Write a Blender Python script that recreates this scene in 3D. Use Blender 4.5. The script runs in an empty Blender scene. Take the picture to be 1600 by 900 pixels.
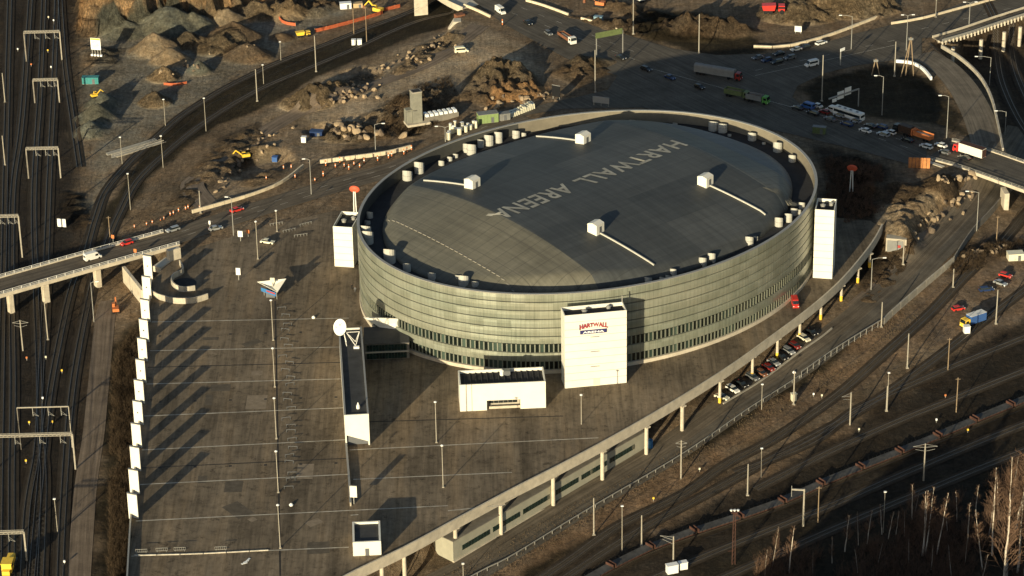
import bpy, math, random
import numpy as np
from mathutils import Vector, Matrix
R = math.radians
SC = bpy.context.scene
COL = SC.collection

# ------------------------------------------------------------------ camera, sky, sun, exposure
CAM_H, F_PX, PITCH, ROLL = 391.7, 4550.0, R(26.0), R(-1.0)
cam_d = bpy.data.cameras.new('camera'); cam = bpy.data.objects.new('camera', cam_d); COL.objects.link(cam)
cam_d.sensor_width = 36.0; cam_d.lens = 36.0 * F_PX / 1600.0
cam_d.clip_start = 5.0; cam_d.clip_end = 12000.0
_F = Vector((0, math.cos(PITCH), -math.sin(PITCH))); _U0 = Vector((0, math.sin(PITCH), math.cos(PITCH))); _R0 = Vector((1, 0, 0))
CR = _R0 * math.cos(ROLL) + _U0 * math.sin(ROLL); CU = _U0 * math.cos(ROLL) - _R0 * math.sin(ROLL)
cam.matrix_world = Matrix(((CR.x, CU.x, -_F.x, 0), (CR.y, CU.y, -_F.y, 0), (CR.z, CU.z, -_F.z, CAM_H), (0, 0, 0, 1)))
SC.camera = cam
SC.render.resolution_x, SC.render.resolution_y = 1024, 576

SUN_EL, SUN_AZ = R(11.0), R(24.8)      # light travels towards azimuth 27 deg to the right of the view
SUN_STRENGTH, SKY_STRENGTH, EXPOSURE = 5.0, 0.085, 0.45
SC.view_settings.view_transform = 'Standard'; SC.view_settings.look = 'None'
SC.view_settings.gamma = 1.0; SC.view_settings.use_curve_mapping = False
SC.view_settings.exposure = EXPOSURE
w = bpy.data.worlds.new('World'); SC.world = w; w.use_nodes = True
nt = w.node_tree; bg = nt.nodes['Background']
sky = nt.nodes.new('ShaderNodeTexSky'); sky.sky_type = 'NISHITA'; sky.sun_disc = False
sky.sun_elevation = SUN_EL
SUN_DIR = Vector((math.sin(SUN_AZ) * math.cos(SUN_EL), math.cos(SUN_AZ) * math.cos(SUN_EL), -math.sin(SUN_EL)))  # direction of travel
sky.sun_rotation = math.atan2(-SUN_DIR.x, -SUN_DIR.y) % (2 * math.pi)
nt.links.new(sky.outputs[0], bg.inputs['Color']); bg.inputs['Strength'].default_value = SKY_STRENGTH
sd = bpy.data.lights.new('sun', 'SUN'); sd.energy = SUN_STRENGTH; sd.angle = R(0.5); sd.color = (1.0, 0.87, 0.59)
so = bpy.data.objects.new('sun', sd); COL.objects.link(so); so.rotation_euler = SUN_DIR.to_track_quat('-Z', 'Y').to_euler()
so.location = (0, 400, 500)

# ------------------------------------------------------------------ pixels of the photograph <-> points of the place
def ray(px, py):
    return _F + CR * ((px - 800) / F_PX) - CU * ((py - 450) / F_PX)
def G(px, py, z=0.0):
    d = ray(px, py); t = (z - CAM_H) / d.z
    return Vector((d.x * t, d.y * t, z))
def proj(p):
    d = Vector(p) - Vector((0, 0, CAM_H)); z = d.dot(_F)
    return 800 + F_PX * d.dot(CR) / z, 450 - F_PX * d.dot(CU) / z
def top_z(base, py):                    # height of a vertical whose top shows at py
    lo, hi = base.z, base.z + 80
    for _ in range(30):
        m = (lo + hi) / 2
        if proj((base.x, base.y, m))[1] > py: lo = m
        else: hi = m
    return lo

# ------------------------------------------------------------------ noise in numpy
def _hash(ix, iy, s):
    n = (ix * 374761393 + iy * 668265263 + s * 974711) & 0x7fffffff
    n = ((n ^ (n >> 13)) * 1274126177) & 0x7fffffff
    return ((n ^ (n >> 16)) & 0xffff) / 65535.0
def vnoise(x, y, s=0):
    ix = np.floor(x).astype(np.int64); iy = np.floor(y).astype(np.int64)
    fx = x - ix; fy = y - iy; fx = fx * fx * (3 - 2 * fx); fy = fy * fy * (3 - 2 * fy)
    a = _hash(ix, iy, s); b = _hash(ix + 1, iy, s); c = _hash(ix, iy + 1, s); d = _hash(ix + 1, iy + 1, s)
    return (a * (1 - fx) + b * fx) * (1 - fy) + (c * (1 - fx) + d * fx) * fy
def fbm(x, y, sc, o=4, s=0):
    v = 0; a = 0.5; t = 0
    for k in range(o):
        v = v + a * vnoise(x / sc, y / sc, s + k * 17); t += a; a *= 0.55; sc *= 0.48
    return v / t

# ------------------------------------------------------------------ materials
MATS = {}
def mat(name, col, rough=0.8, var=0.12, scale=0.6, metal=0.0, bump=0.0, fine=None, spec=0.3, emit=None):
    """plain paint/concrete/metal with two scales of wear in its colour"""
    m = bpy.data.materials.new(name); m.use_nodes = True; MATS[name] = m
    t = m.node_tree; b = t.nodes['Principled BSDF']
    b.inputs['Roughness'].default_value = rough; b.inputs['Metallic'].default_value = metal
    b.inputs['Specular IOR Level'].default_value = spec
    tc = t.nodes.new('ShaderNodeTexCoord')
    n1 = t.nodes.new('ShaderNodeTexNoise'); n1.inputs['Scale'].default_value = scale; n1.inputs['Detail'].default_value = 6
    n1.inputs['Roughness'].default_value = 0.65
    t.links.new(tc.outputs['Object'], n1.inputs['Vector'])
    r = t.nodes.new('ShaderNodeValToRGB')
    r.color_ramp.elements[0].position = 0.3; r.color_ramp.elements[1].position = 0.7
    r.color_ramp.elements[0].color = (*[c * (1 - var) for c in col], 1); r.color_ramp.elements[1].color = (*[min(1, c * (1 + var)) for c in col], 1)
    t.links.new(n1.outputs['Fac'], r.inputs['Fac']); t.links.new(r.outputs['Color'], b.inputs['Base Color'])
    if bump:
        bn = t.nodes.new('ShaderNodeBump'); bn.inputs['Strength'].default_value = bump; bn.inputs['Distance'].default_value = 0.3
        t.links.new(n1.outputs['Fac'], bn.inputs['Height']); t.links.new(bn.outputs['Normal'], b.inputs['Normal'])
    if emit:
        b.inputs['Emission Color'].default_value = (*emit[0], 1); b.inputs['Emission Strength'].default_value = emit[1]
    return m

class N:                                # tiny node helper
    def __init__(s, m): s.m = m; s.t = m.node_tree; s.b = s.t.nodes['Principled BSDF']
    def n(s, typ, **kw):
        k = s.t.nodes.new(typ)
        for a, v in kw.items():
            if hasattr(k, a): setattr(k, a, v)
        return k
    def l(s, a, b): s.t.links.new(a, b)
    def noise(s, vec, scale, detail=6, rough=0.6):
        k = s.n('ShaderNodeTexNoise'); k.inputs['Scale'].default_value = scale; k.inputs['Detail'].default_value = detail; k.inputs['Roughness'].default_value = rough
        s.l(vec, k.inputs['Vector']); return k.outputs['Fac']
    def mapping(s, vec, scale=(1, 1, 1), rot=(0, 0, 0)):
        k = s.n('ShaderNodeMapping'); k.inputs['Scale'].default_value = scale; k.inputs['Rotation'].default_value = rot
        s.l(vec, k.inputs['Vector']); return k.outputs['Vector']
    def ramp(s, fac, *stops):
        k = s.n('ShaderNodeValToRGB'); e = k.color_ramp.elements
        e[0].position, e[0].color = stops[0][0], (*stops[0][1], 1); e[1].position, e[1].color = stops[-1][0], (*stops[-1][1], 1)
        for p, c in stops[1:-1]:
            q = e.new(p); q.color = (*c, 1)
        s.l(fac, k.inputs['Fac']); return k.outputs['Color']
    def mul(s, a, b, fac=1.0):
        k = s.n('ShaderNodeMix'); k.data_type = 'RGBA'; k.blend_type = 'MULTIPLY'; k.inputs[0].default_value = fac
        s.l(a, k.inputs[6]); s.l(b, k.inputs[7]); return k.outputs[2]
    def mix(s, f, a, b):
        k = s.n('ShaderNodeMix'); k.data_type = 'RGBA'
        if isinstance(f, float): k.inputs[0].default_value = f
        else: s.l(f, k.inputs[0])
        for v, i in ((a, 6), (b, 7)):
            if isinstance(v, tuple): k.inputs[i].default_value = (*v, 1)
            else: s.l(v, k.inputs[i])
        return k.outputs[2]
    def bump(s, h, st, dist=0.3):
        k = s.n('ShaderNodeBump'); k.inputs['Strength'].default_value = st; k.inputs['Distance'].default_value = dist
        s.l(h, k.inputs['Height']); s.l(k.outputs['Normal'], s.b.inputs['Normal'])
    def math(s, op, a, b=None):
        k = s.n('ShaderNodeMath'); k.operation = op
        for i, v in enumerate((a, b)):
            if v is None: continue
            if isinstance(v, (int, float)): k.inputs[i].default_value = v
            else: s.l(v, k.inputs[i])
        return k.outputs[0]
def g3(v): return (v, v, v)
def newmat(name, rough=0.9, spec=0.2, metal=0.0):
    m = bpy.data.materials.new(name); m.use_nodes = True; MATS[name] = m
    k = N(m); k.b.inputs['Roughness'].default_value = rough; k.b.inputs['Specular IOR Level'].default_value = spec; k.b.inputs['Metallic'].default_value = metal
    return m, k

# ------------------------------------------------------------------ meshes and things
def link(o, parent=None):
    COL.objects.link(o)
    if parent is not None: o.parent = parent
    return o
class MB:
    def __init__(s): s.v = []; s.f = []; s.uv = None
    def add(s, vs, fs):
        o = len(s.v); s.v += [tuple(v) for v in vs]; s.f += [tuple(i + o for i in f) for f in fs]; return s
    def box(s, c, sz, rz=0.0, taper=1.0):
        """c = centre of the bottom face; sz = full sizes"""
        x, y, z = sz[0] / 2, sz[1] / 2, sz[2]; ca, sa = math.cos(rz), math.sin(rz); vs = []
        for zz, k in ((0, 1), (z, taper)):
            for a, b in ((-x, -y), (x, -y), (x, y), (-x, y)):
                a, b = a * k, b * k
                vs.append((c[0] + a * ca - b * sa, c[1] + a * sa + b * ca, c[2] + zz))
        return s.add(vs, [(3, 2, 1, 0), (4, 5, 6, 7), (0, 1, 5, 4), (1, 2, 6, 5), (2, 3, 7, 6), (3, 0, 4, 7)])
    def bar(s, a, b, w, h=None, n=4):
        a, b = Vector(a), Vector(b); d = (b - a)
        if d.length < 1e-6: return s
        d.normalize(); up = Vector((0, 0, 1)) if abs(d.z) < 0.95 else Vector((1, 0, 0))
        x = d.cross(up).normalized(); y = x.cross(d); h = h or w; vs = []
        for p in (a, b):
            for k in range(n):
                t = 2 * math.pi * (k + 0.5) / n; q = 1 / math.cos(math.pi / n) if n == 4 else 1
                vs.append(p + x * math.cos(t) * w / 2 * q + y * math.sin(t) * h / 2 * q)
        fs = [tuple(range(n - 1, -1, -1)), tuple(range(n, 2 * n))] + [(k, (k + 1) % n, n + (k + 1) % n, n + k) for k in range(n)]
        return s.add(vs, fs)
    def cyl(s, c, r, h, n=12, r2=None):
        r2 = r if r2 is None else r2
        vs = [(c[0] + r * math.cos(2 * math.pi * k / n), c[1] + r * math.sin(2 * math.pi * k / n), c[2]) for k in range(n)]
        vs += [(c[0] + r2 * math.cos(2 * math.pi * k / n), c[1] + r2 * math.sin(2 * math.pi * k / n), c[2] + h) for k in range(n)]
        return s.add(vs, [tuple(range(n - 1, -1, -1)), tuple(range(n, 2 * n))] + [(k, (k + 1) % n, n + (k + 1) % n, n + k) for k in range(n)])
    def lathe(s, c, prof, n=12):
        vs = []; fs = []
        for r, z in prof:
            vs += [(c[0] + r * math.cos(2 * math.pi * k / n), c[1] + r * math.sin(2 * math.pi * k / n), c[2] + z) for k in range(n)]
        for i in range(len(prof) - 1):
            fs += [(i * n + k, i * n + (k + 1) % n, (i + 1) * n + (k + 1) % n, (i + 1) * n + k) for k in range(n)]
        fs += [tuple(range(n - 1, -1, -1)), tuple((len(prof) - 1) * n + k for k in range(n))]
        return s.add(vs, fs)
    def prism(s, poly, z0, z1):
        n = len(poly); vs = [(p[0], p[1], z0) for p in poly] + [(p[0], p[1], z1) for p in poly]
        a = sum(poly[i][0] * poly[(i + 1) % n][1] - poly[(i + 1) % n][0] * poly[i][1] for i in range(n))
        fs = [tuple(range(n - 1, -1, -1)), tuple(range(n, 2 * n))] + [(k, (k + 1) % n, n + (k + 1) % n, n + k) for k in range(n)]
        if a < 0: fs = [tuple(reversed(f)) for f in fs]
        return s.add(vs, fs)
    def extr(s, prof, w, M=None):
        """profile in x,z extruded across y by w, optionally narrowed per point (x, z, k)"""
        n = len(prof); vs = []
        for sg in (-1, 1):
            for p in prof:
                k = p[2] if len(p) > 2 else 1
                vs.append((p[0], sg * w / 2 * k, p[1]))
        fs = [tuple(range(n)), tuple(range(2 * n - 1, n - 1, -1))] + [(k, n + k, n + (k + 1) % n, (k + 1) % n) for k in range(n)]
        return s.add(vs, fs)
    def build(s, name, m, parent=None, loc=None, smooth=False, **props):
        me = bpy.data.meshes.new(name); me.from_pydata(s.v, [], s.f); me.update()
        import bmesh
        bm = bmesh.new(); bm.from_mesh(me); bmesh.ops.recalc_face_normals(bm, faces=bm.faces); bm.to_mesh(me); bm.free()
        if m: me.materials.append(MATS[m] if isinstance(m, str) else m)
        if smooth: me.polygons.foreach_set('use_smooth', [True] * len(me.polygons))
        o = bpy.data.objects.new(name, me)
        if loc is not None: o.location = loc
        link(o, parent)
        for k, v in props.items(): o[k] = v
        return o
def tag(o, label=None, cat=None, group=None, kind=None):
    for k, v in (('label', label), ('category', cat), ('group', group), ('kind', kind)):
        if v: o[k] = v
    return o
def thing(name, label, cat, loc=(0, 0, 0), rz=0.0, group=None):
    o = bpy.data.objects.new(name, None); COL.objects.link(o); o.empty_display_size = 0.5
    o.location = loc; o.rotation_euler = (0, 0, rz)
    return tag(o, label, cat, group)
def dup(root, loc, rz, label, group=None, scale=None):
    r = root.copy(); COL.objects.link(r); r.location = loc; r.rotation_euler = (0, 0, rz); r['label'] = label
    if group: r['group'] = group
    if scale: r.scale = scale
    for ch in root.children:
        c = ch.copy(); COL.objects.link(c); c.parent = r
        for g in ch.children:
            d = g.copy(); COL.objects.link(d); d.parent = c
    return r
# ------------------------------------------------------------------ terrain heights
CTRL = [ # px, py, height: the broad levels of the ground
 (10,880,-8),(100,880,-8),(10,600,-8),(100,600,-8),(10,300,-8),(100,300,-8),(20,20,-8),(110,20,-8),(165,700,-7.5),(165,520,-8),(150,430,-8),(100,460,-8),
 (-60,900,-8),(-60,400,-8),(-60,0,-8),(100,1000,-8),(10,150,-8),(100,150,-8),
 (160,330,-7.5),(210,240,-7.5),(300,170,-7.2),(400,120,-7),(520,70,-7),(640,25,-7),(720,-10,-7),
 (180,120,-7),(180,200,-7),(300,80,-6.5),(400,60,-6.5),(250,140,-6.8),(500,20,-6.6),(140,300,-7.8),
 (330,250,-5.2),(400,230,-5),(500,130,-4),(600,110,-3.2),(690,70,-1.5),(560,200,-3),(470,230,-3.2),(640,190,-1.5),(760,110,-0.8),(300,330,-3),
 (620,900,-11.5),(720,890,-11.5),(900,780,-11),(1060,680,-10),(1130,630,-9),(1260,550,-7.8),(1350,470,-6.8),(1450,390,-6.2),(1550,300,-6),(1600,260,-6),
 (1380,395,-6.3),(1300,470,-7.2),(1180,560,-8.2),(1010,690,-10.2),(860,790,-11),
 (760,960,-12.5),(1000,820,-12.3),(1150,720,-11.5),(1300,600,-10.5),(1450,480,-9.2),(1580,380,-9),(1500,600,-10.5),(1600,700,-11.5),(1200,880,-12.5),(1600,880,-12.5),(1000,950,-12.5),
 (1400,760,-12),(1570,120,-9),(1590,200,-9),(1600,300,-8.5),(1700,400,-9),(1700,700,-12),(1520,90,-9),(1600,60,-9)]
_cp = np.array([[*G(a, b, c)[:2], c] for a, b, c in CTRL])
def _tps(r2): return np.where(r2 > 1e-9, r2 * np.log(r2 + 1e-12), 0.0)
_X = _cp[:, :2] / 100.0
_K = _tps(((_X[:, None] - _X[None]) ** 2).sum(-1)) + np.eye(len(_X)) * 0.02
_P = np.c_[np.ones(len(_X)), _X]
_A = np.block([[_K, _P], [_P.T, np.zeros((3, 3))]])
_S = np.linalg.solve(_A, np.r_[_cp[:, 2], 0, 0, 0])
def base_h(x, y):
    q = np.stack([np.asarray(x, float).ravel() / 100, np.asarray(y, float).ravel() / 100], -1); out = np.empty(len(q))
    for i in range(0, len(q), 20000):
        b = q[i:i + 20000]; out[i:i + 20000] = _tps(((b[:, None] - _X[None]) ** 2).sum(-1)) @ _S[:-3] + _S[-3] + b @ _S[-2:]
    return np.clip(out, -13, -0.6).reshape(np.shape(x))
def sdist(x, y, poly):
    """signed distance to a closed polygon, positive inside"""
    x = np.asarray(x, float); y = np.asarray(y, float); d = np.full(x.shape, 1e18); ins = np.zeros(x.shape, bool); n = len(poly)
    for i in range(n):
        ax, ay = poly[i][0], poly[i][1]; bx, by = poly[(i + 1) % n][0], poly[(i + 1) % n][1]
        ex, ey = bx - ax, by - ay; wx, wy = x - ax, y - ay
        t = np.clip((wx * ex + wy * ey) / (ex * ex + ey * ey + 1e-12), 0, 1)
        d = np.minimum(d, (wx - t * ex) ** 2 + (wy - t * ey) ** 2)
        c = (ay > y) != (by > y)
        ins ^= c & (x < (bx - ax) * (y - ay) / ((by - ay) if by != ay else 1e-12) + ax)
    return np.where(ins, 1, -1) * np.sqrt(d)
def smooth(t): t = np.clip(t, 0, 1); return t * t * (3 - 2 * t)
def GP(pts, z=0.0): return [tuple(G(p[0], p[1], p[2] if len(p) > 2 else z)[:2]) for p in pts]

PLATEAU = GP([(250,945),(250,440),(250,402),(247,370),(290,345),(400,296),(500,254),(640,232),(690,196),(735,160),(765,140),(735,90),(705,52),(712,14),(735,-80),
   (1700,-80),(1700,-8),(1466,66),(1500,96),(1540,138),(1560,190),(1574,244),(1545,262),(1500,290),(1440,335),(1425,372),(1380,360),
   (1360,352),(1325,390),(1290,424),(1240,462),(1165,512),(1060,582),(920,660),(770,748),(600,842),(500,925),(480,945)])
CLIFF = GP([(128,55),(190,52),(232,44),(262,30),(300,32),(330,36),(372,24),(410,-2),(420,-60),(140,-60),(130,0)], -7)
# rubble patches: (pixel polygon, z, extra height, roughness height, edge width)
RUBBLE = [
 ([(455,160),(470,138),(520,130),(560,110),(600,118),(540,150),(500,170),(470,172)], -4, 0.9, 2.0, 5),
 ([(490,210),(510,190),(560,190),(600,205),(610,220),(560,226),(515,222)], -3, 0.7, 2.4, 5),
 ([(560,180),(640,140),(700,140),(720,150),(690,190),(650,215),(610,200)], -1.5, 1.6, 2.2, 8),
 ([(715,150),(735,112),(775,97),(835,120),(860,150),(800,160),(760,165)], 0, 3.2, 2.6, 6),
 ([(860,112),(905,85),(960,110),(905,135)], 0, 1.5, 2.0, 8),
 ([(880,24),(960,30),(1060,30),(1160,42),(1190,50),(1120,66),(1020,60),(960,52)], 0, 2.2, 2.4, 7),
 ([(950,0),(1010,12),(1060,26),(990,28),(930,10)], 0, 2.5, 2.0, 7),
 ([(1225,0),(1400,0),(1390,18),(1330,24),(1240,22),(1225,18)], 0, 5.0, 3.0, 6),
 ([(1378,358),(1374,325),(1390,292),(1440,285),(1480,272),(1508,275),(1500,300),(1462,318),(1440,345),(1424,372)], 0, 1.6, 1.3, 7),
 ([(1280,245),(1340,240),(1385,262),(1382,300),(1370,340),(1330,330),(1300,290)], 0, 0.5, 1.6, 8),
 ([(650,66),(700,48),(730,60),(700,80),(668,82)], -1, 0.8, 1.8, 5),
 ([(620,100),(660,75),(680,90),(650,110),(600,120)], -2, 0.6, 1.8, 5),
 ([(340,215),(400,190),(420,215),(380,260),(330,300),(300,330),(260,325),(290,280)], -5, 0.5, 1.2, 8),
 ([(380,270),(400,262),(450,262),(430,285),(395,295),(380,290)], -3, 0.3, .9, 6),
 ([(410,0),(560,0),(500,26),(440,30),(420,20)], -6.5, 1.4, 2.6, 6),
 ([(100,300),(130,305),(145,350),(110,360),(90,330)], -8, 0.6, 1.6, 5),
 ([(130,70),(190,78),(180,100),(140,100)], -7, 0.8, 1.8, 4),
 ([(1370,385),(1440,376),(1410,430),(1370,470),(1340,470),(1350,430)], -6.4, 0.2, 0.9, 6),
 ([(1490,395),(1560,370),(1590,380),(1540,415),(1490,420)], -8, 0.8, 1.8, 6),
]
# heaps: px, py (foot centre), z, radius, height, flat ridge direction stretch
# heaps: px, py of the foot centre, ground height, radius, height, stretch across the view, soil (g grey, t tan, b brown, r rocky)
HEAPS = [(198,52,-7,9,5.5,1.3,'g'),(262,45,-7,12,9.0,1.5,'g'),(303,44,-7,8,6.5,1.2,'g'),(242,80,-7,9.5,7.5,1.1,'t'),(266,97,-7,7.5,5.5,1.1,'t'),(293,70,-7,7,4.5,1.3,'r'),(356,34,-6.6,7,5.5,1.2,'t'),
 (365,61,-6.7,10,7.5,1.2,'b'),(343,77,-6.8,8,4.5,1.4,'r'),(388,88,-6.8,8.5,5.5,1.2,'b'),(256,121,-6.8,6,4.2,1.1,'r'),(311,111,-6.8,5,4.8,1,'g'),(243,160,-7,6,3.8,1.1,'r'),(160,164,-7,7.5,5.5,.9,'g'),(151,184,-7,8.5,6.5,.9,'g'),(142,206,-7.2,7.5,4.5,.8,'g'),
 (487,158,-4,9,5.2,1.3,'r'),(520,150,-4,7,3.0,1.6,'r'),(448,26,-6.5,8,4,1,'t'),(405,22,-6.5,9,6,1.2,'r'),(440,60,-6.8,5,2.2,1,'b'),(410,235,-4.5,6,2,1,'t'),(1120,50,0,8,4.0,2.0,'b'),(1075,46,0,8,3.5,1.4,'b'),(1250,22,0,12,6,1.4,'r'),
 (1330,12,0,13,7,1.5,'r'),(1392,300,0,9,3,1.2,'b'),(1468,300,-2,8,3,1,'b'),(790,122,0,9,4.5,1.3,'r'),(640,170,-1.5,7,2.6,1.2,'b'),(925,98,0,6,2.5,1.5,'t')]
SOIL = {}
PITS = [(410,258,-5,13,3.2),(385,275,-5,8,2.0),(508,200,-3.2,8,2.2),(690,70,-2,7,1.6),(560,120,-4,10,1.6),(1375,150,0,30,1.2),(640,205,-2,6,1.4)]
def sml(z): return z
_rub = [(GP(p, z), e, r, wd) for p, z, e, r, wd in RUBBLE]
_heap = [(G(a, b, z), r, h, k, q) for a, b, z, r, h, k, q in HEAPS]
_pit = [(G(a, b, z), r, h) for a, b, z, r, h in PITS]
DECK_OUT = None
def height(x, y, rough=True):
    x = np.asarray(x, float); y = np.asarray(y, float)
    h = base_h(x, y)
    wob = (fbm(x, y, 9, 3, 5) - 0.5) * 5
    sp = sdist(x, y, PLATEAU)
    inarena = smooth((sp - 2) / 6)
    t = smooth((sp + 3.0 + wob * 0.5 * (1 - inarena)) / 6.0)
    h = h * (1 - t) + (-0.1) * t
    sc = sdist(x, y, CLIFF)
    rg_ = (fbm(x, y, 5, 4, 19) - 0.5) * 7 + (fbm(x * 1.0, y * .35, 3.0, 3, 29) - 0.5) * 4
    h = h + (smooth((sc + rg_ + 1) / 4.0) * .62 + smooth((sc + rg_ * 1.4 - 4) / 3.5) * .38) * 17
    if rough:
        for P, e, r, wd in _rub:
            s = sdist(x, y, P); k = smooth((s + (wob * 0.6) + 1) / wd)
            n = fbm(x, y, 2.8, 4, 31); n2 = 1 - np.abs(2 * fbm(x, y, 7.5, 3, 77) - 1)
            h = h + k * (e * 0.6 + r * (n2 - 0.62) * 1.5 + r * (n - 0.5) * 2.6)
        h = h + smooth(sc / 4) * (fbm(x, y, 6, 4, 9) - 0.5) * 8
    hp = np.zeros_like(h); wn = (fbm(x, y, 5, 3, 55) - 0.5); rr = fbm(x, y, 2.6, 3, 66) - 0.5
    for c, r, hh, k, q in _heap:
        d = np.sqrt(((x - c.x) / k) ** 2 + ((y - c.y)) ** 2) / r + wn * 0.30
        e = hh * np.clip(1.02 - d, 0, 0.97)
        if q == 'r': e = e + np.where(e > 0, rr * 4.2 * np.clip(e, 0, 1), 0)
        hp = np.maximum(hp, e)
    h = h + hp
    for c, r, hh in _pit:
        d = np.hypot(x - c.x, y - c.y) / r + (fbm(x, y, 6, 3, 15) - 0.5) * 0.5
        h = h - hh * smooth((1 - d) * 2.2)
    # unseen ridge added south of the picture to shade the lower right corner
    a = G(1230, 1090, -12); b = G(2300, 1090, -12)
    rd = np.hypot(np.maximum(np.maximum(a.x - x, x - b.x), 0), y - a.y)
    h = h + (15 + 18 * fbm(x, y, 34, 4, 91)) * smooth(1 - rd / 46)
    return h
def hz(x, y): return float(height(np.array([x]), np.array([y]))[0])
def hz_s(x, y): return float(height(np.array([x]), np.array([y]), False)[0])
_tc = {}
def T(px, py):
    """point of the ground seen at a pixel of the photograph"""
    if (px, py) in _tc: return _tc[(px, py)].copy()
    zs = np.linspace(16, -16, 129); d = ray(px, py); t = (zs - CAM_H) / d.z
    hh = height(d.x * t, d.y * t); k = int(np.argmax(hh >= zs)) if (hh >= zs).any() else 64
    k = max(k, 1); a, b = zs[k - 1] - hh[k - 1], zs[k] - hh[k]; f = a / (a - b) if a != b else 0
    z = zs[k - 1] + (zs[k] - zs[k - 1]) * f; p = G(px, py, z); _tc[(px, py)] = p.copy(); return p

# ------------------------------------------------------------------ ground colours by kind of soil
DIRT = (.220, .160, .104); SAND = (.37, .285, .192); BALLAST = (.038, .030, .023); GRASS = (.040, .031, .018)
ROCK = (.60, .36, .18); GREYST = (.240, .208, .158); DARKSOIL = (.060, .044, .030); ASPH = (.082, .066, .052); PALEROCK = (.56, .43, .29); HEAPC = dict(g=(.13, .128, .10), t=(.25, .185, .115), b=(.155, .11, .07), r=(.31, .235, .15))
ZONES = [ # colour, soft edge, pixel polygon
 (DARKSOIL, 8, [(-100,960),(-100,-60),(126,-60),(130,120),(135,300),(130,480),(168,520),(150,960)]),
 (BALLAST, 3, [(-60,960),(-60,-60),(95,-60),(112,100),(118,260),(110,400),(118,520),(110,960)]),
 (GREYST, 8, [(132,60),(420,30),(560,10),(470,60),(400,110),(300,160),(210,235),(140,330),(132,250)]),
 (GRASS, 3, [(140,400),(165,330),(225,228),(310,160),(410,108),(520,62),(640,20),(700,-10),(740,10),(640,60),(520,110),(430,160),(340,195),(240,270),(190,350),(180,410)]),
 (ROCK, 3, [(128,47),(190,46),(232,46),(262,36),(300,38),(330,44),(372,34),(430,8),(440,-60),(130,-60)]),
 (SAND, 8, [(420,300),(440,170),(500,120),(640,70),(720,30),(800,60),(860,110),(700,150),(560,200),(480,260)]),
 (DARKSOIL, 10, [(1280,230),(1385,250),(1382,340),(1370,440),(1310,450),(1290,330)]),
 (GRASS, 5, [(1280,165),(1250,140),(1290,115),(1400,95),(1460,120),(1510,200),(1520,215),(1400,185),(1340,180)]),
 (GRASS, 6, [(1100,20),(1190,60),(1200,82),(1140,92),(1060,78),(980,50),(1000,20)]),
 (PALEROCK, 2, [(1366,330),(1378,318),(1424,315),(1432,375),(1402,392),(1368,372)]),
 (PALEROCK, 3, [(1425,320),(1440,300),(1490,278),(1510,285),(1490,310),(1440,360)]),
 (ROCK, 3, [(760,165),(775,130),(860,135),(840,168)]),
 (PALEROCK, 3, [(1225,0),(1400,-20),(1395,18),(1330,24),(1240,26)]),
 (SAND, 3, [(452,160),(470,135),(520,140),(500,172)]),
 (GRASS, 4, [(150,960),(158,700),(165,560),(190,520),(215,500),(235,470),(228,960)]),
 (DARKSOIL, 6, [(1500,60),(1600,20),(1700,60),(1700,340),(1600,310),(1575,240),(1545,140)]),
 (GRASS, 6, [(600,960),(700,890),(870,790),(1060,690),(1250,580),(1430,440),(1480,420),(1300,590),(1000,780),(780,960)]),
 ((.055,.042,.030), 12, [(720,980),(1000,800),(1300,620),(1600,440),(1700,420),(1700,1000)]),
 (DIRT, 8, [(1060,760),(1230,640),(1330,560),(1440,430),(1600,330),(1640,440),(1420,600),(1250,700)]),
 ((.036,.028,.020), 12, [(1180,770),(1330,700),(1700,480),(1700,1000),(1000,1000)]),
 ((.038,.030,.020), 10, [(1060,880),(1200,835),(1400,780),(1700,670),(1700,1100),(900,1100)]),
 ((.30,.225,.15), 8, [(325,335),(295,300),(335,235),(430,178),(500,190),(490,262),(400,305)]),
 ((.235,.158,.098), 4, [(720,905),(880,806),(1090,712),(1290,575),(1400,475),(1425,492),(1300,605),(1080,752),(880,858),(770,925)]),
 ((.20,.140,.09), 4, [(1000,812),(1150,735),(1300,655),(1340,668),(1160,760),(1020,836)]),
 ((.24,.165,.105), 5, [(1210,640),(1300,592),(1400,520),(1470,470),(1490,490),(1400,560),(1290,640),(1220,670)]),
 ((.21,.15,.10), 5, [(1430,430),(1520,380),(1640,330),(1640,470),(1560,520),(1460,540),(1440,500)]),
]
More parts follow.
